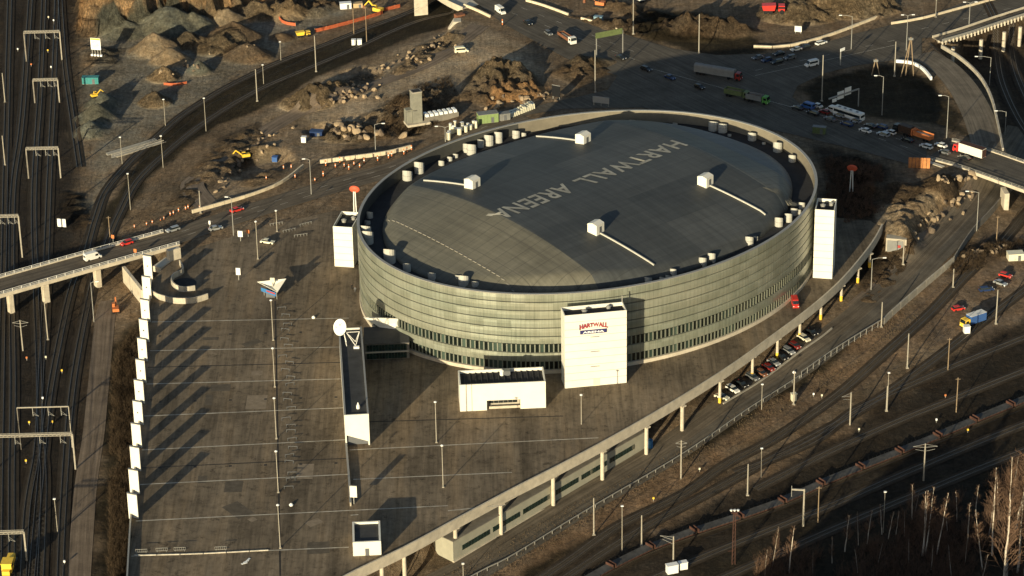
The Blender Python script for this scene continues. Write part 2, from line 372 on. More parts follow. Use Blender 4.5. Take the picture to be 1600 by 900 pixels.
def build_ground():
    xs = np.r_[-3500, -2000, -1200, -700, -450, -330, -250, -220, np.arange(-190, -140, 2.0), np.arange(-140, 190, .8), np.arange(190, 262, 2.0), 340, 460, 720, 1200, 2000, 3500]
    ys = np.r_[-1500, -600, 0, 250, 400, 470, np.arange(520, 640, 2.0), np.arange(640, 1078, .85), np.arange(1078, 1100, 2.0), np.arange(1100, 1160, 4), 1200, 1300, 1500, 1900, 2600, 4000, 7000]
    X, Y = np.meshgrid(xs, ys); H = height(X, Y)
    far = np.maximum(np.maximum(-250 - X, X - 262), np.maximum(500 - Y, Y - 1160)); H = np.where(far > 0, H * smooth(1 - far / 400) + (-8) * (1 - smooth(1 - far / 400)), H)
    v = np.stack([X, Y, H], -1).reshape(-1, 3); ny, nx = X.shape
    idx = np.arange(ny * nx).reshape(ny, nx)
    f = np.stack([idx[:-1, :-1], idx[:-1, 1:], idx[1:, 1:], idx[1:, :-1]], -1).reshape(-1, 4)
    me = bpy.data.meshes.new('ground'); me.vertices.add(len(v)); me.vertices.foreach_set('co', v.ravel())
    me.loops.add(f.size); me.loops.foreach_set('vertex_index', f.ravel().astype(np.int32))
    me.polygons.add(len(f)); me.polygons.foreach_set('loop_start', np.arange(0, f.size, 4, dtype=np.int32)); me.polygons.foreach_set('use_smooth', np.ones(len(f), bool))
    me.update(); me.validate()
    c = np.empty((len(v), 4)); c[:, 3] = 1; c[:, :3] = DIRT
    x, y = v[:, 0], v[:, 1]; wob = (fbm(x, y, 12, 4, 3) - 0.5) * 14
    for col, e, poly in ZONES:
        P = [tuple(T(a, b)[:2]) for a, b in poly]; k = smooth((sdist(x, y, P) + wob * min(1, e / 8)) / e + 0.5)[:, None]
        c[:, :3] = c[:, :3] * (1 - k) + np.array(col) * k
    for hc, r, hh, kk, q in _heap:
        d = np.sqrt(((x - hc.x) / kk) ** 2 + (y - hc.y) ** 2) / r; k = smooth((1.06 - d) * 5)[:, None]; c[:, :3] = c[:, :3] * (1 - k) + np.array(HEAPC[q]) * k
    scl = sdist(x, y, CLIFF); kc = smooth((scl + wob * .25 - .5) / 1.5)[:, None]; band = vnoise(x / 5 + wob * .1, y / 22, 44)[:, None]
    c[:, :3] = c[:, :3] * (1 - kc) + (np.array((.62, .37, .18)) * (1 - band) + np.array((.44, .34, .22)) * band) * kc
    rk = smooth((scl + 3) / 3)
    for P, e, r, wd in _rub: rk = np.maximum(rk, smooth(sdist(x, y, P) / 4 + .5))
    for hc, r, hh, kk, q in _heap:
        if q == 'r': rk = np.maximum(rk, smooth((1.05 - np.sqrt(((x - hc.x) / kk) ** 2 + (y - hc.y) ** 2) / r) * 5))
    me.attributes.new('rocky', 'FLOAT', 'POINT').data.foreach_set('value', rk.astype(np.float32))
    me.color_attributes.new('soil', 'FLOAT_COLOR', 'POINT').data.foreach_set('color', c.ravel())
    me.materials.append(MATS['ground']); o = bpy.data.objects.new('ground', me); link(o); o['kind'] = 'structure'
    return o
m, k = newmat('ground', 0.95, 0.12)
at = k.n('ShaderNodeAttribute'); at.attribute_name = 'soil'
tc = k.n('ShaderNodeTexCoord').outputs['Object']
a1 = k.ramp(k.noise(tc, 0.05, 8, 0.65), (0.3, g3(.55)), (0.5, g3(.95)), (0.7, g3(1.45)))
a4 = k.ramp(k.noise(k.mapping(tc, (.9, .06, 1), (0, 0, R(-48))), 1.0, 5, .7), (.3, g3(.72)), (.7, g3(1.22)))
a2 = k.ramp(k.noise(tc, 0.55, 6, 0.7), (0.3, g3(.6)), (0.7, g3(1.35)))
vor = k.n('ShaderNodeTexVoronoi'); vor.inputs['Scale'].default_value = 0.9; k.l(tc, vor.inputs['Vector'])
a3 = k.ramp(vor.outputs['Distance'], (0.0, g3(1.15)), (0.7, g3(.85)))
hue = k.ramp(k.noise(tc, 0.12, 4, 0.6), (0.35, (1.06, 1.0, .92)), (0.65, (.94, .99, 1.05)))
c = k.mul(k.mul(k.mul(k.mul(k.mul(at.outputs['Color'], a1), a2), a3), hue), a4)
ra = k.n('ShaderNodeAttribute'); ra.attribute_name = 'rocky'
wv = k.noise(tc, .35, 3, .6); cmb = k.n('ShaderNodeVectorMath'); cmb.operation = 'ADD'; k.l(tc, cmb.inputs[0])
sc_ = k.n('ShaderNodeCombineXYZ'); k.l(k.math('MULTIPLY', wv, 2.5), sc_.inputs[0]); k.l(k.math('MULTIPLY', wv, 2.0), sc_.inputs[1]); k.l(sc_.outputs[0], cmb.inputs[1])
v2 = k.n('ShaderNodeTexVoronoi'); v2.feature = 'DISTANCE_TO_EDGE'; v2.inputs['Scale'].default_value = .6; k.l(k.mapping(cmb.outputs[0], (1, 1.3, .8)), v2.inputs['Vector'])
v3 = k.n('ShaderNodeTexVoronoi'); v3.inputs['Scale'].default_value = .85; k.l(k.mapping(cmb.outputs[0], (1, 1, .45)), v3.inputs['Vector'])
crack = k.ramp(v2.outputs['Distance'], (0.0, g3(.62)), (.07, g3(1.0)))
tone = k.ramp(k.noise(k.mapping(tc, (1, 1, .3)), .9, 10, .85), (.32, (.42, .40, .38)), (.5, (1.0, .98, .95)), (.66, (1.7, 1.62, 1.5)))
c2 = k.mul(k.mul(c, crack), tone); c = k.mix(ra.outputs['Fac'], c, c2)
k.l(c, k.b.inputs['Base Color'])
hr = k.math('MULTIPLY', k.math('MULTIPLY', k.noise(k.mapping(tc, (1, 1, .4)), .8, 9, .8), ra.outputs['Fac']), 6.0)
hh = k.math('ADD', k.noise(tc, 0.6, 8, 0.75), k.math('MULTIPLY', k.noise(tc, 2.2, 4, 0.7), 0.4))
k.bump(k.math('ADD', hh, hr), 1.0, 1.0)
ground = build_ground()

# ------------------------------------------------------------------ ribbons that follow the ground (roads, tracks, kerbs)
def resample(P, step):
    P = [Vector(p) for p in P]
    # Catmull-Rom through the points, then even steps
    Q = []
    for i in range(len(P) - 1):
        p0 = P[max(i - 1, 0)]; p1 = P[i]; p2 = P[i + 1]; p3 = P[min(i + 2, len(P) - 1)]
        for k in range(12):
            t = k / 12
            Q.append(0.5 * ((2 * p1) + (p2 - p0) * t + (2 * p0 - 5 * p1 + 4 * p2 - p3) * t * t + (3 * p1 - p0 - 3 * p2 + p3) * t ** 3))
    Q.append(P[-1]); out = [Q[0]]; acc = 0
    for a, b in zip(Q, Q[1:]):
        d = (b - a).length
        while acc + d >= step:
            f = (step - acc) / d; a = a + (b - a) * f; out.append(a.copy()); d = (b - a).length; acc = 0
        acc += d
    out.append(Q[-1]); return out
def path(pts, z=None, step=3.0):
    P = [(T(*p[:2]) if z is None and len(p) < 3 else G(p[0], p[1], p[2] if len(p) > 2 else z)) for p in pts]
    return resample(P, step)
def offs(P, o):
    out = []
    for i, p in enumerate(P):
        t = (P[min(i + 1, len(P) - 1)] - P[max(i - 1, 0)]); t.z = 0; t.normalize()
        out.append(Vector((p.x + t.y * o, p.y - t.x * o, p.z)))
    return out
def ribbon(name, P, w0, w1, dz, m, parent=None, follow=True, nx=4, skirt=0.0, **props):
    """strip between offsets w0 and w1 (to the right of travel) of a centre line; u across, v along (metres)"""
    vs = []; uv = []; L = 0
    for i, p in enumerate(P):
        if i: L += (p - P[i - 1]).length
        for j in range(nx + 1):
            o = w0 + (w1 - w0) * j / nx
            t = (P[min(i + 1, len(P) - 1)] - P[max(i - 1, 0)]); t.z = 0; t.normalize()
            vs.append([p.x + t.y * o, p.y - t.x * o, p.z]); uv.append((o, L))
    vs = np.array(vs)
    if follow: vs[:, 2] = height(vs[:, 0], vs[:, 1], False)
    vs[:, 2] += dz; n = nx + 1
    fs = [(i * n + j, (i + 1) * n + j, (i + 1) * n + j + 1, i * n + j + 1) for i in range(len(P) - 1) for j in range(nx)]
    me = bpy.data.meshes.new(name); me.from_pydata(vs.tolist(), [], fs); me.update()
    if me.polygons and me.polygons[0].normal.z < 0: me.flip_normals()
    ul = me.uv_layers.new(name='UVMap')
    li = np.empty(len(me.loops), np.int32); me.loops.foreach_get('vertex_index', li); ul.data.foreach_set('uv', np.array(uv)[li].ravel())
    me.materials.append(MATS[m]); me.polygons.foreach_set('use_smooth', [True] * len(me.polygons)); o = bpy.data.objects.new(name, me); link(o, parent)
    for a, b in props.items(): o[a] = b
    return o
def sweep(P, prof):
    """closed profile [(offset, z)] swept along a line"""
    mb = MB(); n = len(prof); vs = []
    for i, p in enumerate(P):
        t = (P[min(i + 1, len(P) - 1)] - P[max(i - 1, 0)]); t.z = 0; t.normalize()
        for o, z in prof: vs.append((p.x + t.y * o, p.y - t.x * o, p.z + z))
    fs = [(i * n + j, i * n + (j + 1) % n, (i + 1) * n + (j + 1) % n, (i + 1) * n + j) for i in range(len(P) - 1) for j in range(n)]
    fs += [tuple(range(n)), tuple((len(P) - 1) * n + j for j in range(n - 1, -1, -1))]
    return mb.add(vs, fs)
# ------------------------------------------------------------------ shared materials
mat('white_panel', (.74, .71, .62), .55, .05, .25)
mat('white_paint', (.78, .76, .70), .5, .06, .8)
mat('concrete', (.40, .36, .29), .85, .22, .35, bump=.15)
mat('pale_concrete', (.52, .46, .36), .8, .2, .4, bump=.1)
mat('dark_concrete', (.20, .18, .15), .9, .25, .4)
mat('galvanised', (.34, .33, .30), .55, .1, 2, metal=.3)
mat('pole_grey', (.33, .30, .245), .6, .15, 1.5)
mat('wood_pole', (.26, .19, .12), .85, .2, 2)
mat('rust', (.20, .085, .045), .85, .3, 1.2)
mat('rust_red', (.07, .033, .024), .8, .3, .8)
mat('orange_paint', (.55, .18, .06), .6, .12, 1)
mat('yellow_paint', (.85, .55, .06), .5, .1, 1)
mat('red_paint', (.60, .04, .03), .35, .1, 1)
mat('dark_red_paint', (.22, .025, .02), .35, .1, 1)
mat('blue_paint', (.05, .12, .32), .35, .1, 1)
mat('dark_blue_paint', (.02, .04, .11), .3, .1, 1)
mat('green_paint', (.10, .30, .06), .5, .15, 1)
mat('dull_green', (.12, .15, .06), .6, .2, 1)
mat('teal_paint', (.04, .22, .22), .5, .1, 1)
mat('silver_paint', (.42, .43, .43), .3, .06, 1, metal=.4)
mat('black_paint', (.012, .013, .015), .3, .1, 1, spec=.5)
mat('grey_paint', (.13, .135, .14), .35, .1, 1)
mat('cream_paint', (.70, .66, .50), .4, .05, 1)
mat('tower_grey', (.23, .225, .185), .85, .2, .4)
mat('vent_grey', (.46, .45, .40), .6, .12, 1)
mat('rubber', (.012, .012, .012), .8, .1, 2)
mat('tarp_grey', (.20, .20, .19), .7, .15, .5, bump=.2)
mat('glass', (.015, .02, .022), .08, .2, 1, spec=.8)
mat('green_glass', (.012, .026, .022), .12, .5, .6, spec=.8)
mat('lamp_white', (.85, .85, .82), .3, .03, 1)
mat('roof_felt', (.050, .050, .050), .85, .3, .3)
mat('roof_gutter', (.028, .028, .030), .9, .3, .3)
mat('bark_white', (.60, .52, .42), .8, .3, 3)
mat('bark_brown', (.13, .085, .055), .9, .3, 2)
mat('twigs', (.125, .075, .048), .9, .3, 2)
mat('rail_steel', (.22, .19, .16), .35, .2, .5, metal=.8)
mat('boulder', (.34, .255, .165), .95, .35, .5, bump=.5)
mat('boulder_dark', (.16, .12, .085), .95, .35, .5, bump=.5)
mat('sign_red', (.36, .045, .04), .6, .05, 1)
mat('sign_navy', (.03, .03, .12), .6, .05, 1)
mat('sign_blue', (.04, .16, .36), .6, .1, 1)
mat('line_paint', (.50, .46, .38), .8, .45, .35)
mat('barrier_block', (.66, .56, .40), .8, .2, .4)
mat('dry_grass', (.15, .11, .068), .9, .3, 1)
mat('dry_leaves', (.055, .037, .021), .9, .3, 2)
mat('red_glow', (.55, .10, .05), .4, .05, 1)

def asphalt(name, base, streak_dir='u', tyre=True, lo=.6, hi=1.4):
    m, k = newmat(name, .88, .15)
    uv = k.n('ShaderNodeTexCoord'); U = uv.outputs['UV']; O = uv.outputs['Object']
    a = k.ramp(k.noise(k.mapping(U, (1.1, .02, 1)), 1.0, 6, .7), (.3, g3(lo)), (.7, g3(hi)))
    b = k.ramp(k.noise(O, .12, 8, .7), (.3, g3(.7)), (.7, g3(1.3)))
    c = k.ramp(k.noise(O, 2.5, 3, .6), (.3, g3(.85)), (.7, g3(1.15)))
    rgb = k.n('ShaderNodeRGB'); rgb.outputs[0].default_value = (*base, 1)
    col = k.mul(k.mul(k.mul(rgb.outputs[0], a), b), c)
    k.l(col, k.b.inputs['Base Color']); k.bump(k.noise(O, 1.5, 5, .7), .15, .1)
    return m
asphalt('asphalt', (.105, .091, .072)); asphalt('asphalt_pale', (.165, .138, .104)); asphalt('asphalt_dirty', (.130, .106, .078), lo=.45, hi=1.5)
asphalt('gravel_road', (.18, .138, .10), lo=.5, hi=1.45)

# deck: brown asphalt with expansion joints, drips and tyre wear
m, k = newmat('deck_asphalt', .9, .15)
O = k.n('ShaderNodeTexCoord').outputs['Object']
a = k.ramp(k.noise(O, .035, 8, .72), (.28, g3(.5)), (.5, g3(.95)), (.72, g3(1.4)))
b = k.ramp(k.noise(k.mapping(O, (1.1, .035, 1), (0, 0, R(2))), 1.0, 6, .8), (.32, g3(.72)), (.68, g3(1.24)))
c = k.ramp(k.noise(O, .5, 6, .75), (.32, g3(.6)), (.48, g3(1.0)), (.7, g3(1.15)))
rgb = k.n('ShaderNodeRGB'); rgb.outputs[0].default_value = (.190, .149, .103, 1)
sx = k.n('ShaderNodeSeparateXYZ'); k.l(O, sx.inputs[0])
d = k.ramp(k.noise(k.mapping(O, (.10, .012, 1), (0, 0, R(-1))), 1.0, 4, .6), (.35, g3(.62)), (.5, g3(1.0)), (.65, (1.22, 1.15, 1.05)))
e_ = k.ramp(k.noise(O, .22, 8, .8), (.36, g3(.45)), (.44, g3(1.0)))
t1 = k.ramp(k.noise(k.mapping(O, (.6, .03, 1), (0, 0, R(38))), 1.0, 3, .7), (.38, g3(.82)), (.5, g3(1.04)))
k.l(k.mul(k.mul(k.mul(k.mul(k.mul(k.mul(rgb.outputs[0], a), b), c), d), e_), t1), k.b.inputs['Base Color']); k.bump(k.noise(O, 1.2, 5, .7), .15, .15)

# ballast with sleepers (sleepers every 0.65 m across the track)
def ballast(name, base):
    m, k = newmat(name, .95, .1)
    tcn = k.n('ShaderNodeTexCoord'); U = tcn.outputs['UV']; O = tcn.outputs['Object']
    sx = k.n('ShaderNodeSeparateXYZ'); k.l(U, sx.inputs[0])
    s = k.math('FRACT', k.math('MULTIPLY', sx.outputs['Y'], 1 / 0.62)); s = k.math('LESS_THAN', s, .42)
    ins = k.math('LESS_THAN', k.math('ABSOLUTE', sx.outputs['X']), 1.3); s = k.math('MULTIPLY', s, ins)
    n = k.ramp(k.noise(O, .25, 8, .75), (.3, tuple(x * .55 for x in base)), (.7, tuple(x * 1.5 for x in base)))
    col = k.mix(s, n, (.10, .085, .065))
    k.l(col, k.b.inputs['Base Color']); k.bump(k.noise(O, 2.0, 5, .8), .6, .3)
ballast('ballast', (.040, .032, .024)); ballast('ballast_brown', (.050, .038, .027))

# arena facade: metal cassettes in courses, UV in metres
m, k = newmat('facade_metal', .38, .5, .35)
U = k.n('ShaderNodeTexCoord').outputs['UV']; sx = k.n('ShaderNodeSeparateXYZ'); k.l(U, sx.inputs[0])
u, v = sx.outputs['X'], sx.outputs['Y']
ju = k.math('LESS_THAN', k.math('FRACT', k.math('MULTIPLY', u, 1 / 1.36)), .10)
cell = k.n('ShaderNodeCombineXYZ'); k.l(k.math('FLOOR', k.math('MULTIPLY', u, 1 / 4.08)), cell.inputs[0]); k.l(k.math('FLOOR', k.math('MULTIPLY', v, 1 / 2.8)), cell.inputs[1])
wn = k.n('ShaderNodeTexWhiteNoise'); wn.noise_dimensions = '2D'; k.l(cell.outputs[0], wn.inputs['Vector'])
pv = k.ramp(wn.outputs['Value'], (0, (.275, .285, .235)), (.5, (.305, .315, .262)), (1, (.335, .345, .292)))
st = k.ramp(k.noise(k.mapping(U, (1.4, .10, 1)), 1, 5, .7), (.3, g3(.78)), (.7, g3(1.15)))
big = k.ramp(k.noise(k.mapping(U, (.03, .08, 1)), 1, 4, .6), (.35, (.88, .93, .88)), (.65, (1.1, 1.07, 1.0)))
col = k.mul(k.mul(pv, st), big); col = k.mix(k.math('MULTIPLY', ju, .34), col, (.09, .10, .075))
k.l(col, k.b.inputs['Base Color']); k.l(k.ramp(wn.outputs['Value'], (0, g3(.33)), (1, g3(.46))), k.b.inputs['Roughness'])
# window bands: dark panes between posts, a few blinds
m, k = newmat('window_strip', .12, .7)
U = k.n('ShaderNodeTexCoord').outputs['UV']; sx = k.n('ShaderNodeSeparateXYZ'); k.l(U, sx.inputs[0])
cell = k.n('ShaderNodeCombineXYZ'); k.l(k.math('FLOOR', k.math('MULTIPLY', sx.outputs['X'], 1 / 1.36)), cell.inputs[0])
wn = k.n('ShaderNodeTexWhiteNoise'); wn.noise_dimensions = '2D'; k.l(cell.outputs[0], wn.inputs['Vector'])
k.l(k.ramp(wn.outputs['Value'], (0, (.004, .007, .006)), (.7, (.010, .016, .013)), (.88, (.03, .05, .04)), (1, (.07, .10, .08))), k.b.inputs['Base Color'])
# roof membrane in sheets (object coordinates = arena axes)
m, k = newmat('roof_membrane', .62, .35)
O = k.n('ShaderNodeTexCoord').outputs['Object']
sx = k.n('ShaderNodeSeparateXYZ'); k.l(O, sx.inputs[0])
cell = k.n('ShaderNodeCombineXYZ'); k.l(k.math('FLOOR', k.math('MULTIPLY', sx.outputs['X'], 1 / 21.0)), cell.inputs[0]); k.l(k.math('FLOOR', k.math('MULTIPLY', sx.outputs['Y'], 1 / 17.0)), cell.inputs[1])
wn = k.n('ShaderNodeTexWhiteNoise'); wn.noise_dimensions = '2D'; k.l(cell.outputs[0], wn.inputs['Vector'])
base = k.ramp(wn.outputs['Value'], (0, (.046, .050, .050)), (.5, (.060, .064, .063)), (1, (.080, .083, .080)))
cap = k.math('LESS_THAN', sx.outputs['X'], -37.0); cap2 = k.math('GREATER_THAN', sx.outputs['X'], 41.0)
base = k.mix(cap, base, (.135, .127, .098)); base = k.mix(cap2, base, (.135, .13, .108)); cap3 = k.math('GREATER_THAN', sx.outputs['X'], 53.5); base = k.mix(cap3, base, (.085, .10, .112))  # light put into the end caps' colour: sunlit tan, then skylit blue-grey
st = k.ramp(k.noise(k.mapping(O, (.9, .03, .2)), 1, 5, .7), (.3, g3(.76)), (.7, g3(1.18)))
st2 = k.ramp(k.noise(k.mapping(O, (.04, .6, .2)), 1, 5, .7), (.3, g3(.85)), (.7, g3(1.12)))
bl = k.ramp(k.noise(O, .03, 6, .7), (.32, g3(.78)), (.7, g3(1.2)))
jt = k.math('LESS_THAN', k.math('FRACT', k.math('MULTIPLY', sx.outputs['Y'], 1 / 4.25)), .05)
jv = k.math('LESS_THAN', k.math('FRACT', k.math('MULTIPLY', sx.outputs['X'], 1 / 10.5)), .02)
col = k.mul(k.mul(k.mul(base, st), st2), bl); col = k.mix(k.math('MULTIPLY', k.math('MAXIMUM', jt, jv), .42), col, (.035, .035, .034))
k.l(col, k.b.inputs['Base Color']); k.bump(k.noise(O, .15, 4, .6), .2, .4)
# ------------------------------------------------------------------ parking deck on columns, with its edge beam
EDGE_PX = [(470,940),(540,898),(633,853),(716,808),(800,763),(875,725),(950,685),(1022,644),(1093,601),(1150,564),(1200,528),(1267,478),(1313,437),(1347,398),(1366,372),(1378,350)]
EDGE = [Vector((*G(a, b, 1.2)[:2], 0)) for a, b in EDGE_PX]; EDGE = resample(EDGE, 4.0)
NORTH = [(1360,345),(1200,330),(900,330),(600,330),(520,330),(420,352),(330,380),(275,398),(262,412),(236,440)]
LEFT_PX = [(236,440),(228,530),(219,640),(210,740),(204,807),(195,960)]
deck_poly = [tuple(p[:2]) for p in offs(EDGE, -.15)] + GP(NORTH) + GP(LEFT_PX[1:])
deck = thing('parking_deck', 'broad brown asphalt parking deck on columns, with painted bay lines', 'parking deck', G(560, 600, 0)); DO = Vector(deck.location)
def loc_poly(P, o): return [(p[0] - o.x, p[1] - o.y) for p in P]
top = MB().prism(loc_poly(deck_poly, DO), -.9, 0.0).build('slab', 'deck_asphalt', deck)
sweep([p - DO for p in EDGE], [(-.1, 1.25), (.35, 1.25), (.35, -1.85), (-.1, -1.85)]).build('edge_beam', 'pale_concrete', deck)
LE = resample([Vector((*G(a, b, 0)[:2], 0)) for a, b in LEFT_PX], 4.0)
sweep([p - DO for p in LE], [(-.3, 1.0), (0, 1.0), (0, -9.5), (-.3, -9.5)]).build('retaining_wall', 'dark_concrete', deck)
sweep([p - DO + Vector((0, 0, .004)) for p in LE], [(-.36, 1.01), (.06, 1.01), (.06, 1.13), (-.36, 1.13)]).build('wall_coping', 'galvanised', deck)
# columns under the beam: px, py of the head
for i, (a, b) in enumerate([(597,884),(632,867),(712,826),(783,789),(865,745),(942,706),(1011,668),(1067,635),(1126,596),(1177,558),(1216,530),(1251,503),(1284,475),(1316,447),(1342,420),(1360,397)]):
    p = G(a, b, -1.85); p = p - Vector((0.15, -.3, 0)); z = hz(p.x, p.y)
    r = .55 if i < 8 else .42
    c = MB().cyl((p.x - DO.x, p.y - DO.y, z - .3), r, -1.85 - z + .3, 14).build('column', 'pale_concrete', deck, smooth=False)
    if i >= 8: MB().cyl((p.x - DO.x, p.y - DO.y, z - .25), r + .03, 2.0, 14).build('yellow_band', 'yellow_paint', c)
    MB().box((p.x - DO.x, p.y - DO.y + .5, -2.25), (1.7, 1.7, .38), R(40)).build('column_head', 'pale_concrete', c)
    # second row of columns deeper under the deck
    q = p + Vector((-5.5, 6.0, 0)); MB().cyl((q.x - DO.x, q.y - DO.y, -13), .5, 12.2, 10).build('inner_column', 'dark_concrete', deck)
# painted lines across the deck
mat('joint_tar', (.035, .03, .026), .9, .3, 1)
def strip(parent, a, b, w_, m, name, z=.004, o=None, za=0):
    A, B = G(*a, za), G(*b, za); d = (B - A).normalized(); n = Vector((-d.y, d.x, 0)) * w_ / 2; o = o or Vector((0, 0, 0))
    mb = MB().add([(*(A - n - o)[:2], z), (*(A + n - o)[:2], z), (*(B + n - o)[:2], z), (*(B - n - o)[:2], z)], [(0, 1, 2, 3)]); return mb.build(name, m, parent)
for a, b in [((237,503),(545,497)),((234,548),(543,542)),((228,600),(534,592)),((225,650),(541,637)),((222,703),(541,687)),((219,757),(544,741)),((212,814),(700,790)),((205,869),(545,855)),
             ((546,703),(935,684)),((552,749),(800,738)),((700,798),(790,789)),((546,611),(560,610)),((548,805),(560,804))]:
    strip(deck, a, b, .34, 'line_paint', 'bay_line', .005, DO)
for a, b in [((231,574),(540,566)),((222,731),(545,716)),((430,470),(438,900)),((545,660),(880,650))]:
    strip(deck, a, b, .5, 'joint_tar', 'joint', .004, DO)

# low service building under the deck edge, with a row of windows
a, b = G(709, 879, -11.4), G(1008, 698, -9.9); d = (b - a); L = d.length; ang = math.atan2(d.y, d.x); c = (a + b) / 2; nz = Vector((-math.sin(ang), math.cos(ang), 0))
zb = -11.8; zt = -5.0
ub = thing('service_building', 'long low grey service building with a strip of windows, tucked under the deck edge beam', 'building', (c.x + nz.x * 4.6, c.y + nz.y * 4.6, 0), ang)
mat('wall_grey_green', (.34, .325, .255), .7, .1, .4)
MB().box((0, 0, zb - 1), (L, 9, zt - zb + 1)).build('wall', 'wall_grey_green', ub)
MB().box((0, 0, zt + .003), (L + .5, 9.5, .22)).build('roof', 'dark_concrete', ub)
MB().box((0, -4.6, zb - 1), (L + .3, .6, 1.9)).build('plinth', 'pale_concrete', ub)
nw = 60
for i in range(nw):
    x = -L / 2 + 4 + (L - 8) * i / (nw - 1)
    if i % 10 == 9: continue
    zf = zb + 2.6 + (i / nw) * .6
    f = MB().box((x, -4.56, zf), (1.0, .12, 1.5)).build('window', 'green_glass', ub)

# ------------------------------------------------------------------ roads
def polysheet(name, pts, z, m, **kw):
    P = GP(pts, z); o = MB().add([(x, y, z) for x, y in P], [tuple(range(len(P)))]).build(name, m)
    if o.data.polygons[0].normal.z < 0: o.data.flip_normals()
    for a, b in kw.items(): o[a] = b
    return o
def uvxy(o, rot=0.0):
    ul = o.data.uv_layers.new(name='UVMap'); c, s = math.cos(rot), math.sin(rot)
    for l in o.data.loops:
        v = o.data.vertices[l.vertex_index].co; ul.data[l.index].uv = (c * v.x + s * v.y, -s * v.x + c * v.y)
JUNC = [(700,-30),(786,37),(884,91),(930,108),(965,118),(950,140),(900,152),(860,160),(800,176),(800,184),(880,170),(1000,168),(1120,186),(1230,208),(1330,232),(1440,262),(1447,248),(1448,222),(1360,196),(1300,182),(1262,172),(1238,152),(1246,134),(1290,114),(1340,102),(1400,94),(1440,96),(1440,60),(1470,57),(1640,12),(1640,-30),(1540,-8),(1440,27),(1330,54),(1260,76),(1195,84),(1120,86),(1050,76),(985,56),(890,23),(815,-10),(790,-30)]
o = polysheet('road', JUNC, .012, 'asphalt', kind='structure'); uvxy(o, R(35))
R1P = path([(252,377),(350,344),(450,312),(540,285),(620,262),(690,232),(750,205),(820,182)], 0.0)
ribbon('road', R1P, -5.4, 5.4, .022, 'asphalt_dirty', follow=False, kind='structure')
R4P = path([(1440,84),(1474,104),(1505,138),(1528,180),(1543,225),(1548,250)], 0.0)
ribbon('road', R4P, -5.5, 5.5, .017, 'asphalt_pale', follow=False, kind='structure')
R5P = path([(600,985),(660,930),(755,880),(900,790),(1043,706),(1165,622),(1300,530),(1415,437),(1495,357),(1548,290),(1580,235),(1600,200)])
ribbon('road', R5P, -5.8, .8, .12, 'asphalt_dirty', nx=4, kind='structure'); ribbon('road', R5P, .8, 5.6, .12, 'asphalt', nx=4, kind='structure')
SL = path([(1330,480),(1400,420),(1450,370),(1500,312),(1520,285)])
ribbon('pavement', SL, -2, 2, .10, 'gravel_road', kind='structure')
TRK = path([(120,950),(126,860),(134,760),(146,680),(152,620),(158,560),(164,500),(172,470)])
ribbon('path', TRK, -3.1, 3.1, .07, 'gravel_road', kind='structure')
SITE = path([(560,222),(500,245),(420,275),(380,300)]) 
HAUL = path([(330,330),(300,290),(330,262),(440,190),(560,140),(680,92),(750,40)])
ribbon('path', HAUL, -4, 4, .10, 'gravel_road', kind='structure')
# painted lane lines on the crossing
mk = MB()
for (a, b, dash) in [((800,20),(1010,100),1),((815,12),(1010,88),1),((1010,105),(1320,190),0),((1320,192),(1440,228),1),((1340,205),(1440,238),1),((1180,110),(1420,58),1),((1180,118),(1400,70),0),((1440,45),(1600,8),1)]:
    A, B = G(*a, .02), G(*b, .02); Ld = (B - A).length; n = int(Ld / 9) if dash else 1; dd = (B - A).normalized(); nn = Vector((-dd.y, dd.x, 0)) * .08
    for i in range(n):
        p = A.lerp(B, i / n); q = p + dd * (3.2 if dash else Ld); mk.add([(*(p - nn)[:2], .03), (*(p + nn)[:2], .03), (*(q + nn)[:2], .03), (*(q - nn)[:2], .03)], [(0, 1, 2, 3)])
mk.build('road_markings', 'line_paint', kind='structure')
mk = MB()
for off in (-1.7, 1.7):
    Q = offs(R1P, off)
    for i in range(0, len(Q) - 1, 3):
        p, q = Q[i], Q[i + 1]; dd = (q - p).normalized(); nn = Vector((-dd.y, dd.x, 0)) * .07; mk.add([(*(p - nn)[:2], .03), (*(p + nn)[:2], .03), (*(q + nn)[:2], .03), (*(q - nn)[:2], .03)], [(0, 1, 2, 3)])
mk.build('road_markings', 'line_paint', kind='structure')

# ------------------------------------------------------------------ bridges
def rails(P, off, h, parent, name='railing', step=1, m='galvanised', solid=False, o=Vector((0, 0, 0))):
    Q = [p - o for p in offs(P, off)]; mb = MB()
    for i in range(len(Q) - 1):
        for zz in ((h,) if solid else (h, h * .62, h * .3)): mb.bar(Q[i] + Vector((0, 0, zz)), Q[i + 1] + Vector((0, 0, zz)), .10)
        if i % step == 0: mb.bar(Q[i], Q[i] + Vector((0, 0, h)), .12)
    return mb.build(name, m, parent)
def bridge(P, hw, label, thick=1.5, surf='asphalt', name='road_bridge', z=0.0):
    o = P[len(P) // 2].copy(); o.z = 0; t = thing(name, label, 'bridge', o); Q = [p - o for p in P]
    sweep(Q, [(-hw, .02), (hw, .02), (hw, -.75), (hw * .72, -1.0), (hw * .62, -thick), (-hw * .62, -thick), (-hw * .72, -1.0), (-hw, -.75)]).build('girder', 'pale_concrete', t)
    ribbon('carriageway', Q, -hw + .6, hw - .6, .03, surf, t, follow=False)
    for s in (-1, 1): sweep(Q, [(s * hw, .0), (s * hw, .38), (s * (hw - .55), .38), (s * (hw - .55), .0)]).build('kerb', 'pale_concrete', t)
    return t, Q, o
BL = path([(-90,474),(0,448),(130,411),(268,373)], 0.0)
t, Q, o = bridge(BL, 5.9, 'long concrete road bridge with white railings crossing the dark railway tracks', 2.0, 'asphalt_dirty')
rails(Q, -5.6, 1.25, t, m='white_paint'); rails(Q, 5.6, 1.25, t, m='white_paint')
